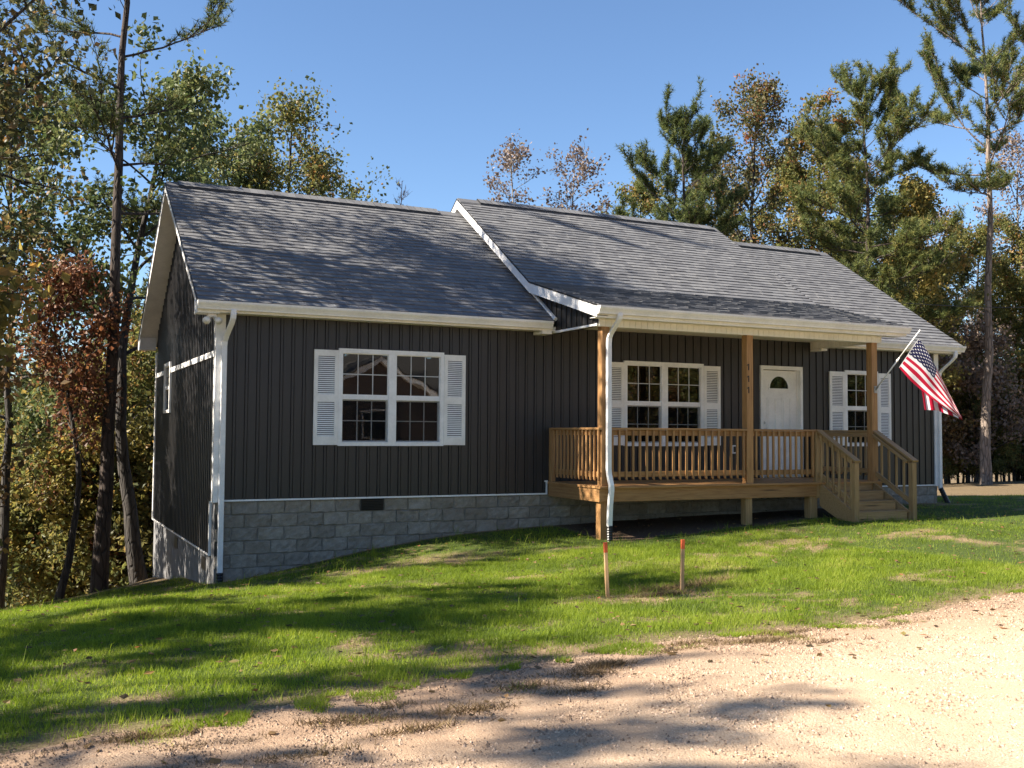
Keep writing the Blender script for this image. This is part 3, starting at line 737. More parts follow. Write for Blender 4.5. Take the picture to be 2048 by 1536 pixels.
# ridge vents with their cap shingles
def ridge(xa, xb, va, vb, z):
    mb = MB(); k = .16; d = SL*k
    mb.prism([(YRIDGE-k,z-d+.012),(YRIDGE+k,z-d+.012),(YRIDGE+k,z-d+.028),(YRIDGE,z+.030),(YRIDGE-k,z-d+.028)], xa, xb, 'x', .35)
    build(mb, 'ridge_cap', M['shingle'], house, tint=True)
    mb = MB(); mb.prism([(YRIDGE-k-.03,z-d+.0),(YRIDGE+k+.03,z-d+.0),(YRIDGE+k+.03,z-d+.038),(YRIDGE,z+.055),(YRIDGE-k-.03,z-d+.038)], va, vb, 'x', .2)
    rv = build(mb, 'ridge_vent', M['dripedge'], house)
    mb = MB(); x = va
    while x < vb-.02:
        e = min(x+.145, vb); lift = .002+.006*random.random()
        mb.add([(x,YRIDGE-k-.035,z-d+.040+lift),(e,YRIDGE-k-.035,z-d+.040),(e,YRIDGE,z+.059),(x,YRIDGE,z+.059+lift),(e,YRIDGE+k+.035,z-d+.040),(x,YRIDGE+k+.035,z-d+.040+lift)], [(0,1,2,3),(3,2,4,5)], .2+.5*random.random()); x = e
    tag(build(mb, 'cap_shingles', M['shingle'], rv, tint=True), kind='stuff')
ridge(-RK, XM1+.1, -.15, 5.0, ZR); ridge(XM1, XM2, XM1+.45, XM2-.15, ZR2); ridge(XM2-.02, XR+RK, XM2+.12, XR+RK-.35, ZR)

# rakes, soffits, fascia
def rake(pts, xa, xb, up=.012, dn=.165, name='rake_board', mat='white'):
    mb = MB(); mb.prism([(y, z-dn) for y, z in pts]+[(y, z-up) for y, z in pts[::-1]], xa, xb, 'x'); return build(mb, name, M[mat], house)
for pts in ([(YE,zroof(YE)),(YRIDGE,ZR)], [(YRIDGE,ZR),(YB,zroof(YB))]):
    rake(pts, -RK-.014, -RK+.009); rake(pts, -RK+.0095, -.001, .135, .150, 'soffit')
    rake(pts, XR+RK-.009, XR+RK+.014); rake(pts, XR+.001, XR+RK-.0095, .135, .150, 'soffit')
    rake([(p[0], p[1]) for p in pts], -RK-.026, -RK-.0145, -.012, .035, 'drip_edge', 'dripedge')
P2 = [(YPE,ZPE),(YK,ZK),(YRIDGE,ZR2)]; P3 = [(YRIDGE,ZR2),(YB,zroof2(YB))]
for a, b in ((XM1-.014, XM1+.009), (XM2-.009, XM2+.014)):
    rake(P2, a, b, .012, .19); rake(P3, a, b, .012, .19)
    rake(P2, a-.008, a-.0005, -.014, .016, 'drip_edge', 'dripedge'); rake(P3, a-.008, a-.0005, -.014, .016, 'drip_edge', 'dripedge')
rake(P2, XM1+.0095, XP0-.001, .155, .168, 'soffit'); rake(P3, XM1+.0095, XP0-.001, .155, .168, 'soffit')
# white channel where the low roof meets the side of the porch roof
mb = MB(); mb.prism([(YE+.01,zroof(YE+.01)+.02),(YK+.35,zroof(YK+.35)+.02),(YK+.35,zroof(YK+.35)+.065),(YE+.01,zroof(YE+.01)+.065)], XP0-.075, XP0-.03, 'x'); build(mb, 'flashing', M['white'], house)
mb = MB(); mb.tube([(XP0-.052,YE-.0,zroof(YE)+.04),(XP0-.052,YE-.04,zroof(YE)+.02)], .035, 8); build(mb, 'flashing', M['white'], house)
# eave boxes at the far ends of the gable
for y0_, y1_ in ((DP+.002, YB),):
    mb = MB(); zb_ = zroof(YB)-.20; mb.prism([(y0_,zb_),(y1_,zb_),(y1_,zroof(y1_)-.166),(y0_,zroof(y0_)-.166)], -RK-.012, -.036, 'x'); build(mb, 'eave_return', M['white'], house)
mb = MB(); mb.prism([(YE+.002,2.815),(-.046,2.815),(-.046,zroof(0)-.17),(YE+.002,zroof(YE)-.167)], -RK-.012, -.046, 'x'); build(mb, 'eave_return', M['white'], house)
def eave(x0, x1, ye, ze, soff_y, zs):
    mb = MB(); mb.box(x0, x1, ye-.0, ye+.02, zs-.008, ze-.03); build(mb, 'fascia', M['gutter'], house)
    mb = MB(); x = x0
    while x < x1-.01:
        e = min(x+.10, x1); mb.box(x+.002, e-.002, ye+.0205, soff_y, zs, zs+.010); mb.box(e-.002, e+.0, ye+.0205, soff_y, zs+.004, zs+.010) ; x = e
    build(mb, 'soffit', M['beam'], house)
eave(-RK+.01, XP0-.02, YE, zroof(YE), -.038, 2.838)
eave(XM2+.02, XR+RK-.01, YE, zroof(YE), -.038, 2.838)
eave(XM1+.01, XM2-.01, YPE, ZPE, -1.79, 2.905)
def gutter(x0, x1, yb, zt):
    """K-style gutter with its back against the fascia at yb"""
    mb = MB(); out = [(yb,zt),(yb,zt-.125),(yb-.075,zt-.125),(yb-.082,zt-.10),(yb-.098,zt-.07),(yb-.112,zt-.05),(yb-.122,zt-.03),(yb-.125,zt-.002),(yb-.125,zt),(yb-.110,zt),(yb-.110,zt-.012),(yb-.120,zt-.012)]
    inn = [(yb-.118,zt-.028),(yb-.107,zt-.048),(yb-.093,zt-.068),(yb-.077,zt-.098),(yb-.071,zt-.120),(yb-.004,zt-.120),(yb-.004,zt)]
    n = len(out)+len(inn); pts = (out+inn)
    vs = [(x0,y,z) for y, z in pts]+[(x1,y,z) for y, z in pts]
    mb.add(vs, [(i, n+i, n+(i+1) % n, (i+1) % n) for i in range(n)])
    for x in (x0, x1):
        o = out[:9]; mb.prism(o, x-.0015, x+.0015, 'x')
    g = build(mb, 'gutter', M['gutter'], house); return g
gA = gutter(-RK-.02, XP0-.13, YE-.002, zroof(YE)-.028)
gB = gutter(XM1-.02, XM2+.02, YPE-.002, ZPE-.018)
gC = gutter(XM2+.05, XR+RK+.02, YE-.002, zroof(YE)-.028)
trim('fascia_end', XP0-.30, XP0-.11, YE-.01, -.04, 2.775, 2.829, mat='gutter')
# downspouts
def downspout(path, foot, w_=.082, d=.062):
    mb = MB(); e = .008; n = 8; rings = []
    for x, y, z in path: rings.append([(x+p, y+q, z) for p, q in ((-w_/2+e,-d/2),(w_/2-e,-d/2),(w_/2,-d/2+e),(w_/2,d/2-e),(w_/2-e,d/2),(-w_/2+e,d/2),(-w_/2,d/2-e),(-w_/2,-d/2+e))])
    vs = [p for r in rings for p in r]; fs = [tuple(range(n))[::-1], tuple(range(len(vs)-n, len(vs)))]
    for i in range(len(rings)-1):
        for k in range(n): fs.append(((i+1)*n+k, (i+1)*n+(k+1) % n, i*n+(k+1) % n, i*n+k))
    mb.add(vs, fs); ds = build(mb, 'downspout', M['white'], house)
    mb = MB(); pts, rad = [], []; N_ = foot['n']
    for i in range(N_*2+1):
        f = i/(N_*2); p = Vector(foot['a']).lerp(Vector(foot['b']), f)+Vector(foot.get('sag', (0,0,0)))*(f*f); pts.append(p); rad.append(foot['r']*(1.0 if i % 2 else .86))
    mb.tube(pts, rad, 12); build(mb, 'drain_pipe', M['pipe'], ds, smooth=False)
    return ds
g0 = gz1(.06, -.1)
downspout([(.14,-.425,2.87),(.14,-.425,2.80),(.138,-.41,2.74),(.125,-.34,2.66),(.09,-.16,2.50),(.078,-.10,2.42),(.075,-.085,2.34),(.075,-.085,g0+.12)], dict(a=(.075,-.09,g0+.16), b=(.075,-.11,g0-.06), r=.055, n=5))
g1 = gz1(5.86, -1.9)
downspout([(5.84,-2.12,2.97),(5.84,-2.12,2.93),(5.838,-2.10,2.88),(5.83,-2.02,2.80),(5.815,-1.88,2.66),(5.81,-1.845,2.60),(5.81,-1.835,2.52),(5.81,-1.835,.50),(5.812,-1.845,.42),(5.82,-1.90,.24),(5.82,-1.905,.16),(5.80,-1.895,-.10),(5.795,-1.885,-.43)], dict(a=(5.795,-1.885,-.40), b=(5.79,-1.90,g1-.08), r=.052, n=8))
g2 = gz1(XR, -.1)
downspout([(XR+.12,-.425,2.87),(XR+.12,-.425,2.80),(XR+.115,-.41,2.74),(XR+.09,-.34,2.66),(XR+.03,-.16,2.50),(XR+.015,-.09,2.42),(XR+.01,-.075,2.34),(XR+.01,-.075,g2+.28)], dict(a=(XR+.01,-.08,g2+.32), b=(XR+.10,-.20,g2-.02), r=.055, n=7))
# twin floodlight under the corner of the eave
mb = MB(); mb.box(-.20, -.08, -.26, -.14, 2.77, 2.814); fl = build(mb, 'flood_light', M['white'], house)
for dx in (-.06, .06):
    mb = MB(); mb.tube([(-.14+dx*.5,-.20,2.775),(-.14+dx*1.2,-.25,2.73),(-.14+dx*1.5,-.31,2.705)], [.02,.045,.06], 10); build(mb, 'lamp_head', M['white'], fl, smooth=True)

# ---- porch
PX0, PX1, PY = 5.677, 11.77, -1.77
ZD = .2225
for i in range(13):
    y1_ = -.03-i*.1385; board('deck_board', (PX0-.02,y1_-.068,ZD-.019), (PX1+.02,y1_-.068,ZD-.019), .132, .036, M['wood'], house)
board('rim_joist', (PX0,PY+.02,.085), (PX1,PY+.02,.085), .038, .235, M['wood'], house)
board('rim_joist', (PX0+.019,PY+.041,.085), (PX0+.019,0-.03,.085), .038, .235, M['wood'], house)
board('rim_joist', (PX1-.019,PY+.041,.085), (PX1-.019,0-.03,.085), .038, .235, M['wood'], house)
for i in range(1, 14): board('joist', (PX0+.44*i,PY+.042,.085), (PX0+.44*i,-.03,.085), .038, .233, M['wood'], house)
POSTX = (5.79, 8.707, 11.612)
for i, x in enumerate(POSTX):
    zb_ = gz1(x, PY+.1)-.06
    board('porch_post', (x,PY+.07,ZD+.0), (x,PY+.07,2.79), .14, .14, M['wood'], house, up=(0,1,0), bev=.006)
    board('pier_post', (x,PY+.112,zb_), (x,PY+.112,-.034), .14, .14, M['wood_stair'] if i else M['wood'], house, up=(0,1,0), bev=.006)
board('pier_post', (10.15,PY+.112,gz1(10.15,PY+.1)-.06), (10.15,PY+.112,-.034), .16, .16, M['wood_stair'], house, up=(0,1,0))
# beam wrapped in beaded vinyl, ceiling, inner face of the end beam
def beaded(name, a0, a1, put, step=.115):
    mb = MB(); a = a0
    while a < a1-.005:
        e = min(a+step, a1); put(mb, a+.0025, e-.0025, 0); put(mb, e-.0025, e, 1); a = e
    return build(mb, name, M['beam'], house)
beaded('beam', PX0-.015, PX1+.01, lambda m_, a, b, g: m_.box(a, b, PY-.012+(.008 if g else 0), PY+.14, 2.79, 2.94))
beaded('beam', PY+.145, -.03, lambda m_, a, b, g: m_.box(PX1-.13+(.006 if g else 0), PX1+.01-(.006 if g else 0), a, b, 2.79, 2.96))
beaded('porch_ceiling', PX0+.13, PX1-.135, lambda m_, a, b, g: m_.box(a, b, PY+.145, -.03, 2.93+(.005 if g else 0), 2.95))
mb = MB(); mb.prism([(PY,2.965),(-.36,2.965),(-.36,zroof2(-.36)-.14),(PY,zroof2(PY)-.14)], PX1-.10, PX1-.02, 'x'); build(mb, 'gable_end', M['white'], house)
trim('fascia_end', PX1-.13, PX1+.02, -.35, -.02, 2.745, 2.785, mat='gutter')
# railings
def railing(p0, p1, nbal, out, mat=M['wood'], cap=True):
    """horizontal railing from p0 to p1 (x,y); out = unit vector away from the deck"""
    a, b = Vector((*p0, 0)), Vector((*p1, 0)); d = (b-a).normalized(); o = Vector((*out, 0))
    zc = 1.144
    r = board('railing', a+Vector((0,0,zc)), b+Vector((0,0,zc)), .12, .036, mat, house)     # the cap board
    def kid(name, q0, q1, wy, hz, up=(0,0,1), cham=None):
        k_ = board(name, q0, q1, wy, hz, mat, None, up, cham=cham); k_.parent = r; k_.matrix_parent_inverse = r.matrix_basis.inverted(); return k_
    off = -o*.012
    kid('rail', a+off+Vector((0,0,1.080)), b+off+Vector((0,0,1.080)), .038, .088)
    kid('rail', a+off+Vector((0,0,.405)), b+off+Vector((0,0,.405)), .038, .088)
    L = (b-a).length
    for i in range(nbal):
        p = a+d*(L*(i+.5)/nbal)+o*.0265
        kid('baluster', p+Vector((0,0,.305)), p+Vector((0,0,1.124)), .036, .036, up=o, cham=.9)
    return r
railing((5.862,PY+.045), (8.635,PY+.045), 21, (0,-1))
railing((8.779,PY+.045), (10.18,PY+.045), 11, (0,-1))
railing((PX0+.05,-.12), (PX0+.05,PY+.002), 13, (-1,0))
railing((PX1-.10,-.12), (PX1-.10,PY+.142), 12, (1,0), M['wood_stair'])
for x in (PX0+.05, PX1-.10): board('newel_post', (x,-.075,ZD), (x,-.075,1.16), .088, .088, M['wood'], house, up=(0,1,0))
board('newel_post', (10.232,PY+.045,-.06), (10.232,PY+.045,1.162), .09, .09, M['wood_stair'], house, up=(0,1,0))
# stairs down to the lawn
SX0, SX1 = 10.29, 11.53
W2 = M['wood_stair']
lev = [.062, -.098, -.258]
for i, z in enumerate(lev):
    y = PY-.28*i
    for q in (0, 1): board('tread', (SX0+.0,y-.075-q*.14,z-.018), (SX1,y-.075-q*.14,z-.018), .135, .036, W2, house)
    board('riser', (SX0+.04,y-.012,z+.062), (SX1-.04,y-.012,z+.062), .02, .122, W2, house)
board('riser', (SX0+.04,PY-.272-.28*2,-.36), (SX1-.04,PY-.272-.28*2,-.36), .02, .16, W2, house)
for x in (SX0-.02, SX1+.02):
    mb = MB(); yb_ = PY-.84; mb.prism([(PY-.002,-.20),(PY-.002,.18),(PY-.06,.18),(yb_-.02,-.28),(yb_-.02,gz1(x,yb_)-.05),(yb_+.24,gz1(x,yb_)-.05)][::-1], x-.019, x+.019, 'x'); build(mb, 'stringer', W2, house)
def stair_rail(x, n, xo):
    yA, zA, yB_, zB = PY-.0, 1.13, PY-.90, .615
    r = board('railing', (x,yA+.01,zA+.015), (x,yB_-.03,zB-.005), .13, .036, W2, house)
    def kid(name, q0, q1, wy, hz, up=(0,0,1)):
        k_ = board(name, q0, q1, wy, hz, W2, None, up); k_.parent = r; k_.matrix_parent_inverse = r.matrix_basis.inverted()
    kid('rail', (x,yA,zA-.07), (x,yB_+.09,zB-.02), .038, .088); kid('rail', (x,yA,zA-.77), (x,yB_+.09,zB-.72), .038, .088)
    for i in range(n):
        f = (i+.6)/(n+.2); y = yA+(yB_-yA)*f; z = zA+(zB-zA)*f
        kid('baluster', (x+xo,y,z-.86), (x+xo,y,z-.02), .036, .036, up=(0,1,0))
    g = gz1(x, yB_+.04)
    board('newel_post', (x,yB_+.045,g-.08), (x,yB_+.045,.585), .10, .10, W2, house, up=(0,1,0))
stair_rail(10.262, 6, -.04); stair_rail(11.62, 5, .04)
board('hand_rail', (11.545,PY+.0,1.07), (11.545,PY-.80,.60), .036, .05, W2, house)
# house number on the middle post
for z in (2.235, 2.03, 1.835):
    mb = MB(); x = 8.672; y = PY-.001
    mb.box(x-.008, x+.009, y-.010, y-.002, z-.055, z+.055); mb.prism([(x-.036,z+.022),(x-.0081,z+.036),(x-.0081,z+.055),(x-.036,z+.034)], y-.010, y-.002, 'y')
    build(mb, 'numeral', M['black'], house)

# ================================================================== flag, stakes
def at(u, v, d):
    """the point seen in direction (u,v) of the 2048x1536 photograph at depth d"""
    return Vector(CAM+AF*d+AR*(u-1024)/FPX*d-AU*(v-768)/FPX*d)
flag = empty('flag', (11.618,-1.78,1.918), 'national flag with stars and stripes on an angled pole fixed to the porch post', 'flag')
PB = Vector((11.618,-1.785,1.918)); PT = PB+Vector((-.058,-1.109,1.009))
mb = MB(); mb.tube([PB+(PT-PB)*.02, PB+(PT-PB)*.55], [.0125,.0125], 10); mb.tube([PB+(PT-PB)*.55, PT], [.011,.011], 10); build(mb, 'pole', M['white'], flag, smooth=True)
mb = MB(); mb.box(11.585, 11.65, -1.79, -1.772, 1.85, 1.98); dv = (PT-PB).normalized(); mb.tube([PB-dv*.01, PB+dv*.09], .02, 10); build(mb, 'bracket', M['metal'], flag)
mb = MB(); q = PB+(PT-PB)*.5; mb.tube([q-dv*.012, q+dv*.012], .02, 10); build(mb, 'ring', M['white'], flag)
def flagmat():
    mt, t, b = newmat('flag_cloth'); uv = nd(t, 'UVMap'); sp = nd(t, 'SeparateXYZ'); t.links.new(uv.outputs[0], sp.inputs[0]); s, v = sp.outputs[0], sp.outputs[1]
    st = math_(t, 'MODULO', math_(t, 'FLOOR', math_(t, 'MULTIPLY', v, 13.)), 2.)
    c = mixc(t, st, (.50,.012,.045), (.78,.74,.76))
    cant = math_(t, 'MULTIPLY', math_(t, 'LESS_THAN', s, .4), math_(t, 'LESS_THAN', v, 7/13))
    # nine rows of stars, every other row shifted
    yy = math_(t, 'MULTIPLY', v, 13/7*9.6); row = math_(t, 'FLOOR', yy)
    xx = math_(t, 'ADD', math_(t, 'MULTIPLY', s, 6.0/.4), math_(t, 'MULTIPLY', math_(t, 'MODULO', row, 2.), .5))
    fx = math_(t, 'SUBTRACT', math_(t, 'FRACT', xx), .5); fy = math_(t, 'MULTIPLY', math_(t, 'SUBTRACT', math_(t, 'FRACT', yy), .5), .78)
    rr = math_(t, 'SQRT', math_(t, 'ADD', math_(t, 'MULTIPLY', fx, fx), math_(t, 'MULTIPLY', fy, fy)))
    ang = math_(t, 'ARCTAN2', fx, math_(t, 'MULTIPLY', fy, -1.))
    lim = math_(t, 'ADD', .175, math_(t, 'MULTIPLY', math_(t, 'COSINE', math_(t, 'MULTIPLY', ang, 5.)), .085))
    star = math_(t, 'LESS_THAN', rr, lim)
    blue = mixc(t, star, (.012,.014,.060), (.80,.78,.80)); c = mixc(t, cant, c, blue)
    head = math_(t, 'LESS_THAN', s, .012); c = mixc(t, head, c, (.75,.73,.72))
    t.links.new(c, b.inputs['Base Color']); b.inputs['Roughness'].default_value = .55; b.inputs['Specular IOR Level'].default_value = .3
    tl = nd(t, 'BsdfTranslucent'); t.links.new(c, tl.inputs[0]); mx = t.nodes.new('ShaderNodeMixShader'); mx.inputs[0].default_value = .4
    t.links.new(b.outputs[0], mx.inputs[1]); t.links.new(tl.outputs[0], mx.inputs[2]); t.links.new(mx.outputs[0], t.nodes['Material Output'].inputs[0]); return mt
M['flag'] = flagmat()
def sheet(ctrl, ns, ntt, uvf, rip):
    """cloth through a grid of control points [t][s] = (u,v,depth)"""
    C = np.array(ctrl, float); T_, S_ = C.shape[:2]
    def cub(a, n):      # Catmull-Rom resampling along axis 0
        k = len(a); x = np.linspace(0, k-1, n); i = np.clip(np.floor(x).astype(int), 0, k-2); f = (x-i)[:,None]
        g = lambda j: a[np.clip(j, 0, k-1)]
        p0, p1, p2, p3 = g(i-1), g(i), g(i+1), g(i+2)
        return .5*((2*p1)+(-p0+p2)*f+(2*p0-5*p1+4*p2-p3)*f*f+(-p0+3*p1-3*p2+p3)*f**3)
    A = np.stack([cub(C[t_], ns) for t_ in range(T_)]); A = np.stack([cub(A[:,s_], ntt) for s_ in range(ns)], 1)
    vs, uvs = [], []
    for j in range(ntt):
        for i in range(ns):
            s, t_ = i/(ns-1), j/(ntt-1); u, v, d = A[j, i]; vs.append(at(u, v, d+rip(s, t_))); uvs.append(uvf(s, t_))
    fs = [(j*ns+i, j*ns+i+1, (j+1)*ns+i+1, (j+1)*ns+i) for j in range(ntt-1) for i in range(ns-1)]
    return vs, fs, uvs
c1 = [[(1838,677,18.04),(1857,706,18.02),(1879,748,18.05),(1901,792,18.10),(1917,822,18.15)],
      [(1828,690,18.15),(1853,717,18.06),(1880,756,18.10),(1904,798,18.13),(1919,827,18.17)],
      [(1818,705,18.27),(1848,730,18.20),(1877,766,18.16),(1905,806,18.18),(1921,831,18.18)],
      [(1808,720,18.38),(1838,746,18.30),(1867,778,18.26),(1898,810,18.22),(1923,835,18.19)],
      [(1798,735,18.49),(1824,764,18.42),(1856,791,18.34),(1890,816,18.26),(1925,839,18.20)]]
va, fa, ua = sheet(c1, 64, 40, lambda s, t_: (s*.93, t_), lambda s, t_: s*(.05*math.sin(9*s+5*t_)+.035*math.sin(17*s-11*t_))-.05*math.sin(math.pi*t_)*s)
c2 = [[(1842,772,18.44),(1866,790,18.40),(1892,806,18.34),(1924,832,18.26)],[(1846,798,18.46),(1868,806,18.44),(1894,818,18.36),(1924,836,18.26)],[(1849,820,18.44),(1871,821,18.46),(1897,829,18.36),(1925,839.5,18.26)]]
vb, fb, ub = sheet(c2, 48, 10, lambda s, t_: (.9, 1-(.01+s*.68)), lambda s, t_: .04*math.sin(17*s))
n0 = len(va); me = bpy.data.meshes.new('cloth'); me.from_pydata([tuple(p) for p in va+vb], [], fa+[tuple(i+n0 for i in f) for f in fb])
uvl = me.uv_layers.new(name='UVMap'); al = ua+ub
for lp in me.loops: uvl.data[lp.index].uv = al[lp.vertex_index]
for p in me.polygons: p.use_smooth = True
me.update(); link('cloth', me, M['flag'], flag)

def stake(x, y, h, lean, label):
    z = gz1(x, y); r = empty('marker_stake', (x, y, z), label, 'stake')
    top = Vector((x+lean[0], y+lean[1], z+h)); b = Vector((x, y, z-.08))
    m_ = b.lerp(top, .84)
    board('shaft', b, m_, .040, .040, M['stake'], r, up=(.35,1,0)); board('painted_top', m_, top, .0415, .0415, M['orange'], r, up=(.35,1,0))
stake(3.18, -6.15, .60, (-.035, 0), 'wooden marker stake with orange top leaning beside the porch downspout')
stake(4.20, -6.10, .58, (.015, 0), 'upright wooden marker stake with orange top standing in dug brown straw')

# ================================================================== trees
class Wood:
    def __init__(s): s.V = []; s.F = []; s.n = 0
    def tube(s, P, r, k):
        P = np.asarray(P, float); n = len(P); d = np.gradient(P, axis=0); d /= np.linalg.norm(d, axis=1)[:,None]+1e-9
        ref = np.array([.31,.95,.05]) if abs(d[0][2]) > .6 else np.array([0.,0,1])
        u = np.cross(d, ref); u /= np.linalg.norm(u, axis=1)[:,None]+1e-9; v = np.cross(d, u)
        a = np.arange(k)*2*np.pi/k
        ring = P[:,None]+(u[:,None]*np.cos(a)[None,:,None]+v[:,None]*np.sin(a)[None,:,None])*np.asarray(r)[:,None,None]
        s.V.append(ring.reshape(-1, 3)); i = (np.arange(n-1)[:,None]*k+np.arange(k)[None]).ravel(); j = (np.arange(n-1)[:,None]*k+(np.arange(k)[None]+1) % k).ravel()
        s.F.append(np.stack([i, j, j+k, i+k], -1)+s.n); s.n += n*k
    def mesh(s, name): return tri_mesh(name, np.concatenate(s.V), np.concatenate(s.F), smooth=True)
def curve(rng, p, d, L, n, wob, lift=0.):
    P = [np.array(p, float)]; d = np.array(d, float); d /= np.linalg.norm(d)
    for i in range(n):
        d = d+rng.normal(0, wob, 3)+np.array([0,0,lift]); d /= np.linalg.norm(d); P.append(P[-1]+d*L/n)
    return np.array(P)
def leaves(rng, C, size, jitter, droop=.3):
    """one folded leaf of two triangles at every centre"""
    n = len(C); C = C+rng.normal(0, 1, (n, 3))*jitter
    a = rng.normal(0, 1, (n, 3)); a[:,2] -= droop; a /= np.linalg.norm(a, axis=1)[:,None]
    b = rng.normal(0, 1, (n, 3)); b -= a*(a*b).sum(1)[:,None]; b /= np.linalg.norm(b, axis=1)[:,None]; c = np.cross(a, b)
    L = (size*rng.uniform(.6, 1.35, n))[:,None]; w_ = L*rng.uniform(.28, .42, (n, 1)); f = c*L*.12
    V = np.stack([C-a*L*.5, C+b*w_+f, C+a*L*.5, C-b*w_+f], 1).reshape(-1, 3); i = np.arange(n)*4
    return V, np.concatenate([np.stack([i, i+1, i+2], -1), np.stack([i, i+2, i+3], -1)])
def broadleaf(seed, H, r0, base, rad, nl, nleaf, size, lean=0., bend=0., dens=.3, stems=1, top=.97, sub=6, up=.55, bushy=1.0):
    rng = np.random.default_rng(seed); w_ = Wood(); tips = []
    for s_ in range(stems):
        n = 14; t = np.linspace(0, 1, n); off = rng.normal(0, 1, (n, 2)).cumsum(0)*.02*H/5
        sx = (s_-(stems-1)/2)*.14*H
        P = np.stack([off[:,0]+lean*t*H+bend*np.sin(t*4.2)*H*.05+sx*t**.9, off[:,1]+rng.normal()*.04*H*t*(stems > 1), t*H], -1)
        P[0,:2] = 0; P[0,2] = -.35
        rr = r0*(1-.86*t)*(1+.35*np.exp(-t*14)); w_.tube(P, np.maximum(rr, .012), 9)
        for i in range(nl):
            h = base+(top-base)*((i+rng.random())/nl)**.85; k = min(int(h*(n-1)), n-2); p = P[k]+(P[k+1]-P[k])*(h*(n-1)-k)
            az = i*2.399+rng.normal(0, .5)+s_*1.3; q = (h-base)/(1-base+1e-6)
            shape = (np.sin(np.pi*np.clip(.18+.82*q, 0, 1)))**.6*.9+.15
            L = rad*shape*rng.uniform(.65, 1.15); el = up*(.6+.7*q)+rng.normal(0, .15)
            d = (np.cos(az)*np.cos(el), np.sin(az)*np.cos(el), np.sin(el)); B = curve(rng, p, d, L, 7, .13, .05)
            rb = max(.014, r0*(1-.86*h)*.5); w_.tube(B, np.linspace(rb, .010, 8), 6)
            for j in range(sub):
                f = rng.uniform(.25, 1.); kk = min(int(f*7), 6); p2 = B[kk]+(B[kk+1]-B[kk])*(f*7-kk)
                d2 = (B[kk+1]-B[kk])/np.linalg.norm(B[kk+1]-B[kk])+rng.normal(0, .75, 3); d2[2] += .15
                S = curve(rng, p2, d2, L*rng.uniform(.22, .45)+.15, 4, .2, .04); w_.tube(S, np.linspace(max(rb*.4, .009), .005, 5), 4)
                for m_ in (1, 2, 3, 4, 4): tips.append(S[m_])
            tips.append(B[-1]); tips.append(B[-2])
        tips += [P[-1], P[-2], P[-1]]
    tips = np.array(tips); keep = rng.random(len(tips)) < (1-dens*.5); tips = tips[keep]
    wt = rng.gamma(1.2, 1, len(tips)); idx = rng.choice(len(tips), nleaf, p=wt/wt.sum())
    clump = rng.random(len(tips)); V, F = leaves(rng, tips[idx], size, .16*bushy*max(1, rad/2.2)+0*size)
    tint = np.clip(.62*clump[idx]+.38*rng.random(nleaf)+.12*(tips[idx][:,2]/H-.5), 0, 1); tint = np.concatenate([tint, tint])
    return w_.mesh('trunk'), tri_mesh('crown', V, F, tint)
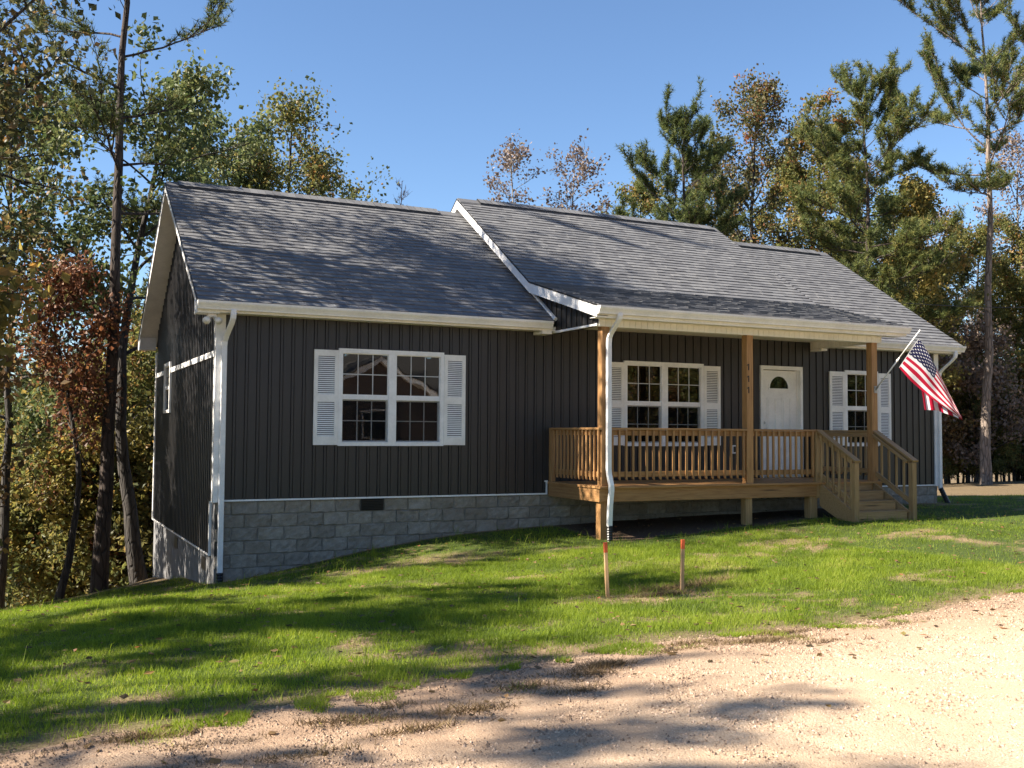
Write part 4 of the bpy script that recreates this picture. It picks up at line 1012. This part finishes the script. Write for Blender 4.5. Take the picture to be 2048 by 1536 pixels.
def pine(seed, H, r0, base, rad, nl, tuft=3, needles=12, nlen=.20, nw=.013, lean=0., droop=-.02, bare=.12, dns=6, shape='round', side=0.):
    """pine with long limbs, forked side limbs and tufts of needles; shape 'round' or 'cone'"""
    rng = np.random.default_rng(seed); w_ = Wood(); n = 16; t = np.linspace(0, 1, n); off = rng.normal(0, 1, (n, 2)).cumsum(0)*.012*H/5
    P = np.stack([off[:,0]+lean*t*H, off[:,1], t*H], -1); P[0] = (0,0,-.35)
    w_.tube(P, np.maximum(r0*(1-.86*t)*(1+.25*np.exp(-t*16)), .014), 10); T, D = [], []
    def tufts_on(B, f0, num, Ls):
        m_ = len(B)-1
        for j in range(num):
            f = rng.uniform(f0, 1.); kk = min(int(f*m_), m_-1); p2 = B[kk]+(B[kk+1]-B[kk])*(f*m_-kk); bd = B[kk+1]-B[kk]; bd = bd/np.linalg.norm(bd)
            sv = np.cross(bd, (0,0,1))*rng.choice((-1, 1)); d2 = bd*.7+sv*rng.uniform(.2, 1.)+np.array([0,0,rng.uniform(.1, .8)])
            S = curve(rng, p2, d2, Ls*rng.uniform(.6, 1.3), 2, .15, .1); w_.tube(S, (.008,.006,.004), 3)
            sd_ = S[-1]-S[-2]; sd_ /= np.linalg.norm(sd_)
            for f2 in np.linspace(.35, 1, tuft): a = min(int(f2*2), 1); T.append(S[a]+(S[a+1]-S[a])*(f2*2-a)); D.append(sd_)
    for i in range(nl):
        q = (i+rng.random()*.9)/nl; h = base+(.985-base)*q; k = min(int(h*(n-1)), n-2); p = P[k]+(P[k+1]-P[k])*(h*(n-1)-k)
        az = i*2.399+rng.normal(0, .5); pr = (.35+.75*np.sin(np.pi*min(.2+.72*q, 1))) if shape == 'round' else (1.05-.8*q)
        L = rad*pr*rng.choice((.45,.75,.95,1.15))*(1+side*np.cos(az))
        el = droop+.9*q**1.6+rng.normal(0, .12); d = (np.cos(az)*np.cos(el), np.sin(az)*np.cos(el), np.sin(el))
        B = curve(rng, p, d, L, 7, .10, .05); rb = max(.014, r0*(1-.86*h)*.42); w_.tube(B, np.linspace(rb, .008, 8), 6)
        tufts_on(B, .35, int(3+L*dns*.6), .40)
        for j in range(int(2+L*1.6)):
            f = rng.uniform(.25, .95); kk = min(int(f*7), 6); p2 = B[kk]; bd = B[kk+1]-B[kk]; bd /= np.linalg.norm(bd); sv = np.cross(bd, (0,0,1))*(1 if j % 2 else -1)
            S = curve(rng, p2, bd+sv*rng.uniform(.5, 1.2)+np.array([0,0,rng.uniform(.0, .5)]), L*rng.uniform(.22, .45)+.2, 4, .16, .06); w_.tube(S, np.linspace(rb*.5, .006, 5), 4)
            tufts_on(S, .15, int(3+L*dns*.5), .36)
    T.append(P[-1]); D.append(np.array([0,0,1.]))
    T = np.array(T); D = np.array(D); m_ = len(T); T = np.repeat(T, needles, 0); D2 = np.repeat(D, needles, 0); N = len(T)
    a = D2*.5+rng.normal(0, .7, (N, 3))+np.array([0,0,.2]); a /= np.linalg.norm(a, axis=1)[:,None]
    b = rng.normal(0, 1, (N, 3)); b -= a*(a*b).sum(1)[:,None]; b /= np.linalg.norm(b, axis=1)[:,None]
    L = (nlen*rng.uniform(.6, 1.2, N))[:,None]; V = np.stack([T-b*nw, T+b*nw, T+a*L], 1).reshape(-1, 3); F = np.arange(N*3).reshape(-1, 3)
    tint = np.repeat(rng.random(m_), needles)*.6+.4*rng.random(N)
    return w_.mesh('trunk'), tri_mesh('crown', V, F, tint)
def plant(name, meshes, x, y, bark_, leaf, label, cat='tree', group=None, rot=None, sc=1., sink=0., szz=None):
    z = gz1(x, y)-sink; r = empty(name, (x, y, z), label, cat, group); rot = random.uniform(0, 6.283) if rot is None else rot
    for nm, me, mt in (('trunk', meshes[0], bark_), ('crown', meshes[1], leaf)):
        o = link(nm, me, mt, r, inv=False); o.rotation_euler = (0, 0, rot); o.scale = (sc, sc, szz or sc)
    return r
def at_xy(u, d):
    p = at(u, 868, d); return p.x, p.y
def top_h(u, d, vtop):
    x, y = at_xy(u, d); return (868-vtop)/FPX*d+CAM[2]-gz1(x, y)
BO, BP, BW = M['bark_oak'], M['bark_pine'], M['bark_pale']
# shared kinds
OAK = [broadleaf(201, 15, .17, .34, 3.0, 24, 20000, .14), broadleaf(202, 15, .16, .28, 2.7, 26, 20000, .14, lean=.02), broadleaf(203, 14, .15, .40, 3.2, 22, 20000, .14, lean=-.02)]
SPARSE = [broadleaf(211, 14, .13, .42, 2.2, 18, 3800, .16, sub=5), broadleaf(212, 14, .13, .35, 2.6, 18, 4200, .16, sub=6)]
PINE = [pine(221, 15, .17, .42, 2.8, 26, 2, needles=9, nw=.02), pine(222, 15, .16, .36, 2.5, 28, 2, needles=9, nw=.02)]
BUSH = [broadleaf(231, 4.2, .05, .06, 1.9, 18, 6500, .115, up=.7, sub=6), broadleaf(232, 5.2, .06, .10, 1.8, 18, 6500, .115, up=.8, sub=6), broadleaf(233, 3.2, .045, .04, 1.8, 16, 5500, .11, up=.6, sub=6)]

# trees left of the house
x, y = at_xy(205, 20.5)
plant('pine_tree', pine(1, 16.5, .150, .45, 2.4, 22, 3, nlen=.16, nw=.009, lean=.018, dns=5), x, y, BP, M['needle'], 'tall pine with dark straight trunk and ragged crown beside the gable wall', rot=R(-20))
x, y = at_xy(291, 23.0)
plant('oak_tree', broadleaf(2, 11.2, .165, .45, 2.4, 20, 10000, .13, lean=-.03, bend=-.9), x, y, BO, M['leaf_green'], 'green-leaved oak with curved trunk rising behind the gable corner', rot=R(-10))
x, y = at_xy(112, 20.5)
plant('young_maple', broadleaf(3, 6.6, .080, .48, 1.4, 14, 5200, .11, lean=.02, bend=1.3), x, y, BO, M['leaf_red'], 'young tree with thin crooked dark trunk and rust-red crown at the lawn edge', rot=R(-15))
plant('oak_tree', broadleaf(4, 13.5, .20, .40, 3.7, 32, 22000, .115, dens=.1, sub=7), -3.95, 2.4, BO, M['leaf_bronze'], 'big-leaved oak with rust and bronze foliage overhanging the lawn', rot=R(70))
x, y = at_xy(8, 23)
plant('oak_tree', broadleaf(5, 12.5, .12, .34, 2.7, 20, 11000, .125, bend=.1), x, y, BO, M['leaf_green'], 'mid-green oak with forked crown at the left wood edge', rot=R(30))
# trees above the roof line
def skyline(name, u, d, vtop, mk, bark_, leaf, label, rot=0., **kw):
    H = top_h(u, d, vtop); x, y = at_xy(u, d); return plant(name, mk(H), x, y, bark_, leaf, label, rot=R(rot), **kw)
skyline('oak_tree', 596, 35, 215, lambda H: broadleaf(6, H, .17, .52, 3.3, 18, 17000, .135, dens=.1, up=.5, sub=9, top=.9), BO, M['leaf_oak'], 'yellow-green oak showing above the lower roof ridge, sky on its right', 40)
skyline('oak_tree', 425, 33, 262, lambda H: broadleaf(7, H, .15, .40, 2.2, 20, 11000, .13, up=.7), BO, M['leaf_green'], 'green oak showing above the ridge next to the gable peak', 10)
skyline('oak_tree', 655, 44, 382, lambda H: broadleaf(71, H, .12, .5, 1.2, 12, 1500, .17, up=.7), BW, M['leaf_brown'], 'pale brown tuft of a treetop just above the lower ridge')
skyline('pine_tree', 815, 44, 362, lambda H: pine(8, H, .10, .55, 1.1, 20, 1, needles=5, nlen=.10, dns=3, shape='cone'), BP, M['needle_dead'], 'small dying pine top with reddish bare twigs above the lower ridge', 20)
skyline('oak_tree', 1100, 42, 286, lambda H: broadleaf(9, H, .12, .66, 1.7, 16, 3600, .135, stems=2, up=.7, sub=5), BW, M['leaf_brown'], 'sparse two-stemmed tree with pale stems behind the higher ridge', 0)
skyline('pine_tree', 1358, 37, 250, lambda H: pine(10, H, .15, .36, 2.4, 44, 3, dns=8), BP, M['needle'], 'dense rounded bushy pine behind the end of the higher ridge', 60)
skyline('oak_tree', 1515, 42, 160, lambda H: broadleaf(11, H, .17, .42, 2.6, 26, 11000, .135, up=.75, dens=.4), BO, M['leaf_bronze'], 'tall grey-brown oak with open crown between the two pines', 100)
skyline('oak_tree', 1632, 41, 215, lambda H: broadleaf(12, H, .17, .40, 2.4, 22, 12000, .135, up=.7, dens=.4), BO, M['leaf_oak'], 'olive oak with tan patches leaning to the pine', 200)
skyline('pine_tree', 1722, 37, 180, lambda H: pine(13, H, .16, .32, 2.9, 42, 3, dns=8), BP, M['needle'], 'broad dark pine above the right end of the roof', 0)
skyline('oak_tree', 1838, 38, 375, lambda H: broadleaf(14, H, .13, .30, 2.3, 20, 13000, .135, up=.7), BO, M['leaf_gold'], 'golden-green oak right of the roof, behind the tall pine', 0)
x, y = at_xy(1972, 39)
plant('pine_tree', pine(15, 18.9, .20, .58, 3.9, 20, 3, droop=.06, lean=-.012, dns=8, side=.2), x, y, M['bark_pine_lit'], M['needle'], 'tall pine with long bare lower trunk standing alone on the cleared strip', rot=R(200))
skyline('oak_tree', 2050, 46, 285, lambda H: broadleaf(16, H, .14, .40, 3.0, 24, 5200, .13, up=.7), BW, M['leaf_brown'], 'half-bare pale oak with pinkish leaves behind the tall lone pine', 0)

skyline('oak_tree', 1290, 47, 372, lambda H: broadleaf(17, H, .13, .45, 2.4, 20, 9000, .14, up=.7), BO, M['leaf_oak'], 'low olive treetop left of the bushy pine')
skyline('oak_tree', 1440, 48, 330, lambda H: broadleaf(18, H, .14, .40, 2.6, 20, 11000, .14, up=.7), BO, M['leaf_bronze'], 'bronze oak filling the gap right of the bushy pine', 50)
skyline('oak_tree', 1585, 49, 320, lambda H: broadleaf(19, H, .14, .35, 2.8, 22, 13000, .14, up=.7), BO, M['leaf_oak'], 'olive oak low between the open crown and the broad pine', 120)
skyline('oak_tree', 1690, 47, 330, lambda H: broadleaf(20, H, .14, .30, 2.8, 22, 13000, .14, up=.65), BO, M['leaf_bronze'], 'bronze oak behind the broad dark pine', 10)
skyline('oak_tree', 1785, 45, 400, lambda H: broadleaf(22, H, .13, .25, 2.8, 22, 13000, .14, up=.6), BO, M['leaf_green'], 'dark green oak behind the sloping end of the roof', 80)
# the woods
rw_ = random.Random(5)
def row(kind, label, group, name, spots, meshes, mats, barks, s0=.85, s1=1.15):
    for u, d in spots:
        x, y = at_xy(u, d)
        if -1.5 < x < 16.8 and -3 < y < 9.2: continue
        plant(name, rw_.choice(meshes), x, y, rw_.choice(barks), rw_.choice(mats) if isinstance(mats, list) else mats, label, 'tree', group, rot=rw_.uniform(0, 6.28), sc=rw_.uniform(s0, s1))
def scatter(n, ua, ub, da, db): return [(ua+(ub-ua)*(i+rw_.random())/n, rw_.uniform(da, db)) for i in range(n)]
G = 'broadleaf trees in the woods behind the house'
row('o', 'green oak standing in the woods', G, 'woodland_oak', scatter(3, -80, 330, 38, 56), OAK, M['leaf_green'], [BO], .75, 1.0)
row('o', 'golden oak standing in the woods', G, 'woodland_oak', scatter(3, -60, 340, 38, 56), OAK, M['leaf_gold'], [BO], .7, .95)
row('o', 'rust-brown oak standing in the woods', G, 'woodland_oak', scatter(2, -60, 330, 46, 62), OAK, M['leaf_rust'], [BO], .7, .9)
row('o', 'yellow-green oak standing in the woods', G, 'woodland_oak', scatter(9, 1420, 2150, 44, 58), OAK, M['leaf_oak'], [BO], .62, .80)
row('o', 'golden oak standing in the woods', G, 'woodland_oak', scatter(6, 1500, 2150, 46, 62), OAK, M['leaf_gold'], [BO], .55, .75)
row('o', 'brown half-bare oak standing in the woods', G, 'woodland_oak', scatter(7, 1700, 2200, 50, 66), SPARSE, M['leaf_brown'], [BW], .8, 1.0)
row('p', 'pine standing in the woods', 'pines in the woods behind the house', 'woodland_pine', scatter(2, -40, 260, 36, 50)+scatter(5, 1440, 2150, 46, 60), PINE, M['needle'], [BP], .65, .85)
def bushes(spots, mats):
    for u, d in spots:
        x, y = at_xy(u, d); k = rw_.choice(list(mats)); nm = {'leaf_green':'green','leaf_gold':'golden','leaf_rust':'rust-brown','leaf_red':'red','leaf_oak':'olive','leaf_brown':'dry brown'}[k]
        if -2.2 < x < 18 and -3 < y < 9.5: continue
        plant('woodland_sapling', rw_.choice(BUSH), x, y, BO, M[k], nm+' leafy sapling in the undergrowth of the woods', 'sapling', 'saplings in the undergrowth', rot=rw_.uniform(0, 6.28), sc=rw_.uniform(.7, 1.35))
bushes(scatter(22, -40, 330, 24.5, 30), ['leaf_gold','leaf_oak','leaf_green','leaf_gold','leaf_red','leaf_rust','leaf_oak'])
bushes(scatter(22, -60, 330, 30, 44), ['leaf_gold','leaf_oak','leaf_green','leaf_rust'])
bushes(scatter(14, -60, 340, 44, 60), ['leaf_rust','leaf_gold','leaf_brown'])
bushes(scatter(26, 1800, 2180, 41, 48), ['leaf_oak','leaf_green','leaf_rust','leaf_oak','leaf_gold','leaf_brown'])
for u, d in scatter(26, 1860, 2180, 41, 46):
    x, y = at_xy(u, d); plant('woodland_shrub', BUSH[2], x, y, BO, M[rw_.choice(('leaf_oak','leaf_rust'))], 'low leafy shrub at the foot of the woods', 'shrub', 'low shrubs along the wood edge', rot=rw_.uniform(0, 6.28), sc=rw_.uniform(.45, .75))
bushes(scatter(22, 1780, 2200, 48, 62), ['leaf_rust','leaf_oak','leaf_gold','leaf_brown'])
# trees that stand left of the picture and shade the lawn, the roof and the road
SH = 'trees left of the lawn whose shade falls on it'
for x, y, me, lf, bk, sc in ((-9.5,-3.2,SPARSE[0],'leaf_rust',BO,.9),(-13.0,-6.6,PINE[0],'needle',BP,.8),(-11.5,.6,PINE[1],'needle',BP,.9),(-12.2,-4.6,OAK[1],'leaf_oak',BO,.8),(-14.5,-9.4,SPARSE[0],'leaf_brown',BO,.95),(-23,-10.6,SPARSE[1],'leaf_brown',BO,.9)):
    plant('shade_tree', me, x, y, bk, M[lf], {'leaf_rust':'rust-leaved oak left of the lawn','needle':'pine left of the lawn shading the grass','leaf_oak':'yellow-green oak left of the lawn','leaf_brown':'thin brown-leaved oak left of the gravel road','leaf_green':'short green oak left of the lawn near the road'}[lf], 'tree', SH, sc=sc)

for x, y, k, lf, sc in ((-5.0,1.6,0,'leaf_gold',1.45),(-5.6,3.6,1,'leaf_oak',1.35),(-4.9,5.4,0,'leaf_rust',1.4),(-6.8,.2,1,'leaf_rust',1.3),(-6.0,7.6,0,'leaf_oak',1.3)):  # saplings added out of view to shade the lower gable wall
    plant('gable_shade_sapling', BUSH[k], x, y, BO, M[lf], {'leaf_gold':'golden sapling added under the big-leaved oak to shade the gable','leaf_oak':'olive sapling added out of view to shade the gable','leaf_rust':'rust-brown sapling added out of view to shade the gable'}[lf], 'sapling', 'saplings added to shade the gable', sc=sc)

# ================================================================== the other side of the road, seen only mirrored in the panes
nh = empty('neighbour_house', (20, -36, -.6), 'brown lap-sided house with white gable trim across the gravel road', 'house')
M['lap'] = painted('brown_lap_siding', (.13,.10,.09), .6); M['nroof'] = painted('brown_shingle', (.06,.055,.05), .9)
def neighbour(x0, x1, yf, yb, zw, zp, gx0, gx1):
    mb = MB(); mb.box(x0, x1, yb, yf, -.9, zw); wl = build(mb, 'wall', M['lap'], nh)
    mb = MB()
    for i in range(int((zw+.6)/.16)):
        z = -.55+i*.16; mb.add([(x0-.02,yf+.035,z),(x1+.02,yf+.035,z),(x1+.02,yf+.005,z+.16),(x0-.02,yf+.005,z+.16),(x0-.02,yf,z),(x1+.02,yf,z)], [(1,0,3,2),(0,1,5,4)])
    tag(build(mb, 'lap_siding', M['lap'], wl), kind='stuff')
    ym = (yf+yb)/2; mb = MB(); mb.prism([(yb-.5,zw-.1),(yf+.5,zw-.1),(yf+.5,zw+.05),(ym,zp+.1),(yb-.5,zw+.05)], x0-.4, x1+.4, 'x'); build(mb, 'roof', M['nroof'], nh)
    gm = (gx0+gx1)/2; hp = zw+(gx1-gx0)/2*.6; mb = MB(); mb.prism([(gx0,-.9),(gx1,-.9),(gx1,zw),(gm,hp),(gx0,zw)], yf, yf+1.6, 'y'); build(mb, 'gable', M['lap'], nh)
    for s, e in (((gx0-.4, zw-.22), (gm, hp+.02)), ((gm, hp+.02), (gx1+.4, zw-.22))):
        mb = MB(); mb.prism([(s[0],s[1]),(e[0],e[1]),(e[0],e[1]+.26),(s[0],s[1]+.26)], yf+1.6, yf+1.95, 'y'); build(mb, 'rake_board', M['white'], nh)
        mb = MB(); mb.prism([(s[0],s[1]+.262),(e[0],e[1]+.262),(e[0],e[1]+.33),(s[0],s[1]+.33)], yf-2.5, yf+2.0, 'y'); build(mb, 'roof', M['nroof'], nh)
    mb = MB(); mb.box(x0-.4, x1+.4, yf+.48, yf+.52, zw-.12, zw+.06); build(mb, 'fascia', M['white'], nh)
    for a in (gm-.9, x1-3):
        mb = MB(); mb.box(a, a+1.8, yf+(1.6 if a < gx1 else .04), yf+(1.66 if a < gx1 else .1), .7, 2.2); w_ = build(mb, 'window', M['white'], nh)
        mb = MB(); mb.box(a+.1, a+1.7, yf+(1.66 if a < gx1 else .1), yf+(1.67 if a < gx1 else .11), .8, 2.1); build(mb, 'pane', M['black'], w_)
neighbour(8, 33, -33, -42, 2.4, 5.2, 9.5, 16.5)
rb_ = random.Random(9)
for x, y in [(-34+7*i+rb_.uniform(-2, 2), rb_.uniform(-34, -27)) for i in range(6)]+[(-2+6.2*i+rb_.uniform(-2, 2), rb_.uniform(-56, -46)) for i in range(10)]+[(37+4*i, rb_.uniform(-40, -24)) for i in range(7)]+[(30+3.2*i, rb_.uniform(-20, -16)+i*1.0) for i in range(5)]:  # trees added to cut low sky light and darken the pane reflections
    me, lf, bk = rb_.choice(((OAK[0],'leaf_green',BO),(OAK[1],'leaf_gold',BO),(PINE[0],'needle',BP),(OAK[2],'leaf_rust',BO),(PINE[1],'needle',BP)))
    plant('sky_block_tree', me, x, y, bk, M[lf], {'leaf_green':'green oak','leaf_gold':'golden oak','needle':'pine','leaf_rust':'rust-brown oak'}[lf]+' across the gravel road from the house', 'tree', 'trees added across the gravel road to block low sky', rot=rb_.uniform(0, 6.28), sc=1.15)

for i in range(26):  # saplings added to hide the sky under the crowns in the panes
    x = rb_.uniform(20, 52); y = -x*.62+rb_.uniform(-9, 2); k = rb_.choice(('leaf_green','leaf_rust','leaf_oak'))
    if y > -14 or (7 < x < 34 and y < -29): continue
    plant('sky_block_sapling', BUSH[i % 3], x, y, BO, M[k], {'leaf_green':'green','leaf_rust':'rust-brown','leaf_oak':'olive'}[k]+' sapling across the gravel road from the house', 'sapling', 'saplings added across the gravel road to block low sky', rot=rb_.uniform(0, 6.28), sc=rb_.uniform(1.0, 1.5))

# ================================================================== lawn, gravel, litter
rg = np.random.default_rng(77)
def lawn_points(n, x0, x1, y0, y1):
    x = rg.uniform(x0, x1, n); y = rg.uniform(y0, y1, n); st = straw_mask(x, y); lw = lawn_mask(x, y)
    h, p = under_house(x, y); e = y-road_edge(x)
    # thick and thin places in the seeding
    d = .25+.95*np.clip(vnoise(x, y, .9, 51)*.6+vnoise(x, y, .23, 52)*.5-.1, 0, 1)
    near_wall = np.where((x > 0) & (x < 15.2), np.clip((-y-.18)/.35, 0, 1), 1.)
    pr = lw*(1-.84*st)*d*np.clip(e/.3, 0, 1)*near_wall
    k = (rg.random(n) < pr) & ~h & ~p
    return x[k], y[k]
def blades(x, y, hmin, hmax, wid, bend, seed, tall=False):
    r = np.random.default_rng(seed); n = len(x); z = gz(x, y)-.006
    az = r.uniform(0, 2*np.pi, n); h = r.uniform(hmin, hmax, n)*(.35+.65*vnoise(x, y, .6, 53)+.75*vnoise(x, y, .17, 55)**2); w_ = wid*r.uniform(.6, 1.3, n)
    bx, by = np.cos(az), np.sin(az); la = r.uniform(0, 2*np.pi, n); ln = h*bend*r.uniform(.1, 1., n)
    dx, dy = np.cos(la)*ln, np.sin(la)*ln
    a = np.stack([x-bx*w_, y-by*w_, z], -1); b = np.stack([x+bx*w_, y+by*w_, z], -1)
    c = np.stack([x+dx*.4+bx*w_*.7, y+dy*.4+by*w_*.7, z+h*.62], -1); e = np.stack([x+dx, y+dy, z+h*(1-.25*bend)], -1)
    t = np.clip(.5*vnoise(x, y, .5, 54)+.5*r.random(n), 0, 1)
    if not tall: return np.stack([a, b, e], 1).reshape(-1, 3), np.arange(n*3).reshape(-1, 3), t
    c2 = np.stack([x+dx*.35-bx*w_*.7, y+dy*.35-by*w_*.7, z+h*.6], -1); c = np.stack([x+dx*.35+bx*w_*.7, y+dy*.35+by*w_*.7, z+h*.6], -1)
    V = np.stack([a, b, c, c2, e], 1).reshape(-1, 3); i = np.arange(n)*5
    return V, np.concatenate([np.stack([i, i+1, i+2], -1), np.stack([i, i+2, i+3], -1), np.stack([i+3, i+2, i+4], -1)]), np.concatenate([t, t, t])
M['grass'] = leafmat('grass_blades', [(0, (.062,.100,.014)), (.45, (.175,.245,.026)), (.82, (.31,.375,.042)), (1, (.50,.45,.16))], .5, .55, .25)
xs, ys = [], []
for (n, b) in ((760000, (-5.5,8.5,-9.9,-2.5)), (330000, (-7,12.5,-5,3.5)), (130000, (8,26,-9,6))):
    a, c = lawn_points(n, *b); xs.append(a); ys.append(c)
x, y = np.concatenate(xs), np.concatenate(ys)
V, F, t = blades(x, y, .022, .088, .0032, .75, 61)
tag(link('grass', tri_mesh('grass', V, F, t), M['grass']), 'short bright green grass seeded over the lawn', 'grass', kind='stuff')
n = 90000; x = rg.uniform(-5, 12, n); e = -np.abs(rg.normal(0, .3, n)); y = road_edge(x)+e
k = (vnoise(x, y, .22, 57)*.6+vnoise(x, y, .6, 58)*.4 > .60+.25*np.minimum(1, -e)); x, y = x[k], y[k]
V, F, t = blades(x, y, .02, .06, .003, .9, 63); V[:,2] += .02
tag(link('verge_grass', tri_mesh('verge_grass', V, F, t), M['grass']), 'small clumps of grass creeping into the gravel edge', 'grass', kind='stuff')
# long stray blades and dry straw
a, c = lawn_points(2600, -5, 14, -9.5, 0)
wx = np.repeat(rg.uniform(.8, 11, 60), 7)+rg.normal(0, .035, 420); wy = np.repeat(rg.uniform(-2.6, -.2, 60), 7)+rg.normal(0, .035, 420); hh, pp = under_house(wx, wy); a = np.append(a, wx[~hh & ~pp]); c = np.append(c, wy[~hh & ~pp])
V1, F1, t1 = blades(a, c, .10, .26, .0028, .9, 62, True)
tag(link('tall_grass', tri_mesh('tall_grass', V1, F1, t1*.6+.2), M['grass']), 'long stray grass blades standing above the short lawn', 'grass', kind='stuff')
n = 60000; x = rg.uniform(-6, 22, n); y = rg.uniform(-10.4, 6, n); st = np.maximum(straw_mask(x, y), .10)*lawn_mask(x, y); h, p = under_house(x, y); k = (rg.random(n) < st) & ~h & (y > road_edge(x)-.25); x, y = x[k], y[k]; n = len(x)
L = rg.uniform(.04, .14, n); az = rg.uniform(0, 6.28, n); dx, dy = np.cos(az)*L, np.sin(az)*L; z = gz(x, y)+rg.uniform(.002, .025, n); z2 = gz(x+dx, y+dy)+rg.uniform(.002, .03, n); wv = .0026
V = np.stack([np.stack([x-dy/L*wv, y+dx/L*wv, z], -1), np.stack([x+dy/L*wv, y-dx/L*wv, z], -1), np.stack([x+dx, y+dy, z2], -1)], 1).reshape(-1, 3)
M['straw'] = leafmat('straw', [(0, (.16,.10,.05)), (.5, (.36,.26,.14)), (1, (.52,.42,.26))], .2, .7)
tag(link('straw', tri_mesh('straw', V, np.arange(n*3).reshape(-1, 3), rg.random(n)), M['straw']), 'dry straw scattered over thin places of the lawn', 'straw', kind='stuff')
# dug straw heap round the stake and dead turf on the road edge
def tufts(cx, cy, rx_, ry_, n, h, mat, name, label):
    r = np.random.default_rng(int(abs(cx*100+cy*10))+3); x = cx+r.normal(0, .5, n)*rx_; y = cy+r.normal(0, .5, n)*ry_
    V, F, t = blades(x, y, h*.7, h*1.7, .0038, 1.3, int(abs(cx*50))+9); V[:,2] += np.repeat(np.where(y < road_edge(x), .024, 0.), 3); return V, F, t
Vs, Fs, ts, o_ = [], [], [], 0; rt = random.Random(3)
for (cx, cy, rx_, ry_, n, h) in ((4.25,-5.95,.55,.10,900,.11),(3.75,-6.35,.45,.08,600,.08),(4.9,-5.8,.3,.08,300,.12),(2.5,-9.35,.5,.10,380,.05),(1.75,-9.5,.35,.07,260,.045),(-.3,-10.35,.35,.10,320,.06),(.25,-10.0,.4,.08,260,.05),(-.75,-10.6,.3,.07,220,.05),(-1.5,-10.75,.35,.08,300,.05),(-1.05,-10.2,.25,.06,200,.05),(.9,-9.75,.4,.07,260,.05),(-2.1,-10.7,.3,.06,200,.045),(4.2,-9.25,.7,.08,240,.045))+tuple((rt.uniform(-3.4, 3.2), None, rt.uniform(.15, .5), rt.uniform(.04, .10), rt.randrange(120, 420), rt.uniform(.03, .06)) for _ in range(22)):
    if cy is None: cy = float(road_edge(cx))-.15-abs(rt.gauss(0, .55))
    V, F, t = tufts(cx, cy, rx_, ry_, n, h, None, '', ''); Vs.append(V); Fs.append(F+o_); ts.append(t); o_ += len(V)
M['deadgrass'] = leafmat('dead_grass', [(0, (.055,.036,.02)), (.5, (.15,.10,.05)), (.85, (.26,.19,.09)), (1, (.12,.14,.03))], .2, .7)
tag(link('dead_grass', tri_mesh('dead_grass', np.concatenate(Vs), np.concatenate(Fs), np.concatenate(ts)), M['deadgrass']), 'tufts of dead brown grass on the road edge and round the stake', 'grass', kind='stuff')
# fallen leaves
n = 2600; x = rg.uniform(-5, 16, n); y = rg.uniform(-12, 1, n); h, p = under_house(x, y); k = ~h & ((y > road_edge(x)-1.4) | (rg.random(n) < .12)); x, y = x[k], y[k]
z = np.where(y < road_edge(x), road_z(x, y)+.012, gz(x, y)+.03); V, F = leaves(rg, np.stack([x, y, z], -1), .068, .0, 0.)
c = np.repeat(z, 4); V[:,2] = c+(V[:,2]-c)*.35+.006
t = rg.random(len(x)); tag(link('fallen_leaves', tri_mesh('fallen_leaves', V, F, np.concatenate([t, t])), M['leaf_rust']), 'brown fallen leaves strewn over lawn and road', 'leaves', kind='stuff')
# loose stones on the road
n = 105000; x = rg.uniform(-4.6, 11, n); wd = rg.gamma(1.5, 1.7, n)+.02; y = road_edge(x)-wd; k = y > -13.2; x, y = x[k], y[k]; n = len(x)
sz = .0042+.0030*rg.gamma(1.1, 1., n); sz = np.minimum(sz, .017); zz = road_z(x, y)+(vnoise(x, y, .8, 41)-.5)*.03*np.clip((road_edge(x)-y)/.5, 0, 1)
octv = np.array([(1,0,-.3),(-1,0,-.3),(0,1,-.3),(0,-1,-.3),(.1,.1,.9)], float); octf = np.array([(0,2,4),(2,1,4),(1,3,4),(3,0,4)])
an = rg.uniform(0, 6.28, n); ca, sa = np.cos(an), np.sin(an); sh = rg.uniform(.55, 1.3, (n, 5, 3))
lv = octv[None]*sh*np.array([1.15,.9,.8]); vx_ = lv[...,0]*ca[:,None]-lv[...,1]*sa[:,None]; vy_ = lv[...,0]*sa[:,None]+lv[...,1]*ca[:,None]
V = np.stack([x[:,None]+vx_*sz[:,None], y[:,None]+vy_*sz[:,None], zz[:,None]+lv[...,2]*sz[:,None]], -1).reshape(-1, 3); F = (octf[None]+np.arange(n)[:,None,None]*5).reshape(-1, 3)
dirt_tone_p = np.clip(1-(road_edge(x)-y)/1.6, 0, 1)*.8+.5*np.clip((3.0-x)/5, 0, 1)  # stones darker by the edge and towards the left
def pebblemat():
    mt, t, b = newmat('pebbles'); a = attr(t, 'tint'); c = ramp(t, a, [(0, (.16,.108,.073)), (.3, (.32,.222,.15)), (.7, (.50,.365,.265)), (1, (.61,.475,.37))])
    t.links.new(c, b.inputs['Base Color']); b.inputs['Roughness'].default_value = .9; return mt
M['pebble'] = pebblemat()
tag(link('loose_gravel', tri_mesh('loose_gravel', V, F, np.repeat(np.clip(rg.random(n)*.85+.12-.45*dirt_tone_p, 0, 1), 4)), M['pebble']), 'loose tan stones lying on the gravel road', 'gravel', kind='stuff')
# overhead cable running through the trees
mb = MB(); p0, p1 = at(1800, 606, 34), at(2300, 596, 40); pts = [p0.lerp(p1, i/24)-Vector((0,0,.25*math.sin(math.pi*i/24))) for i in range(25)]
mb.tube(pts, .012, 5); tag(build(mb, 'overhead_cable', M['black']), 'thin dark overhead cable crossing in front of the trees', 'cable')
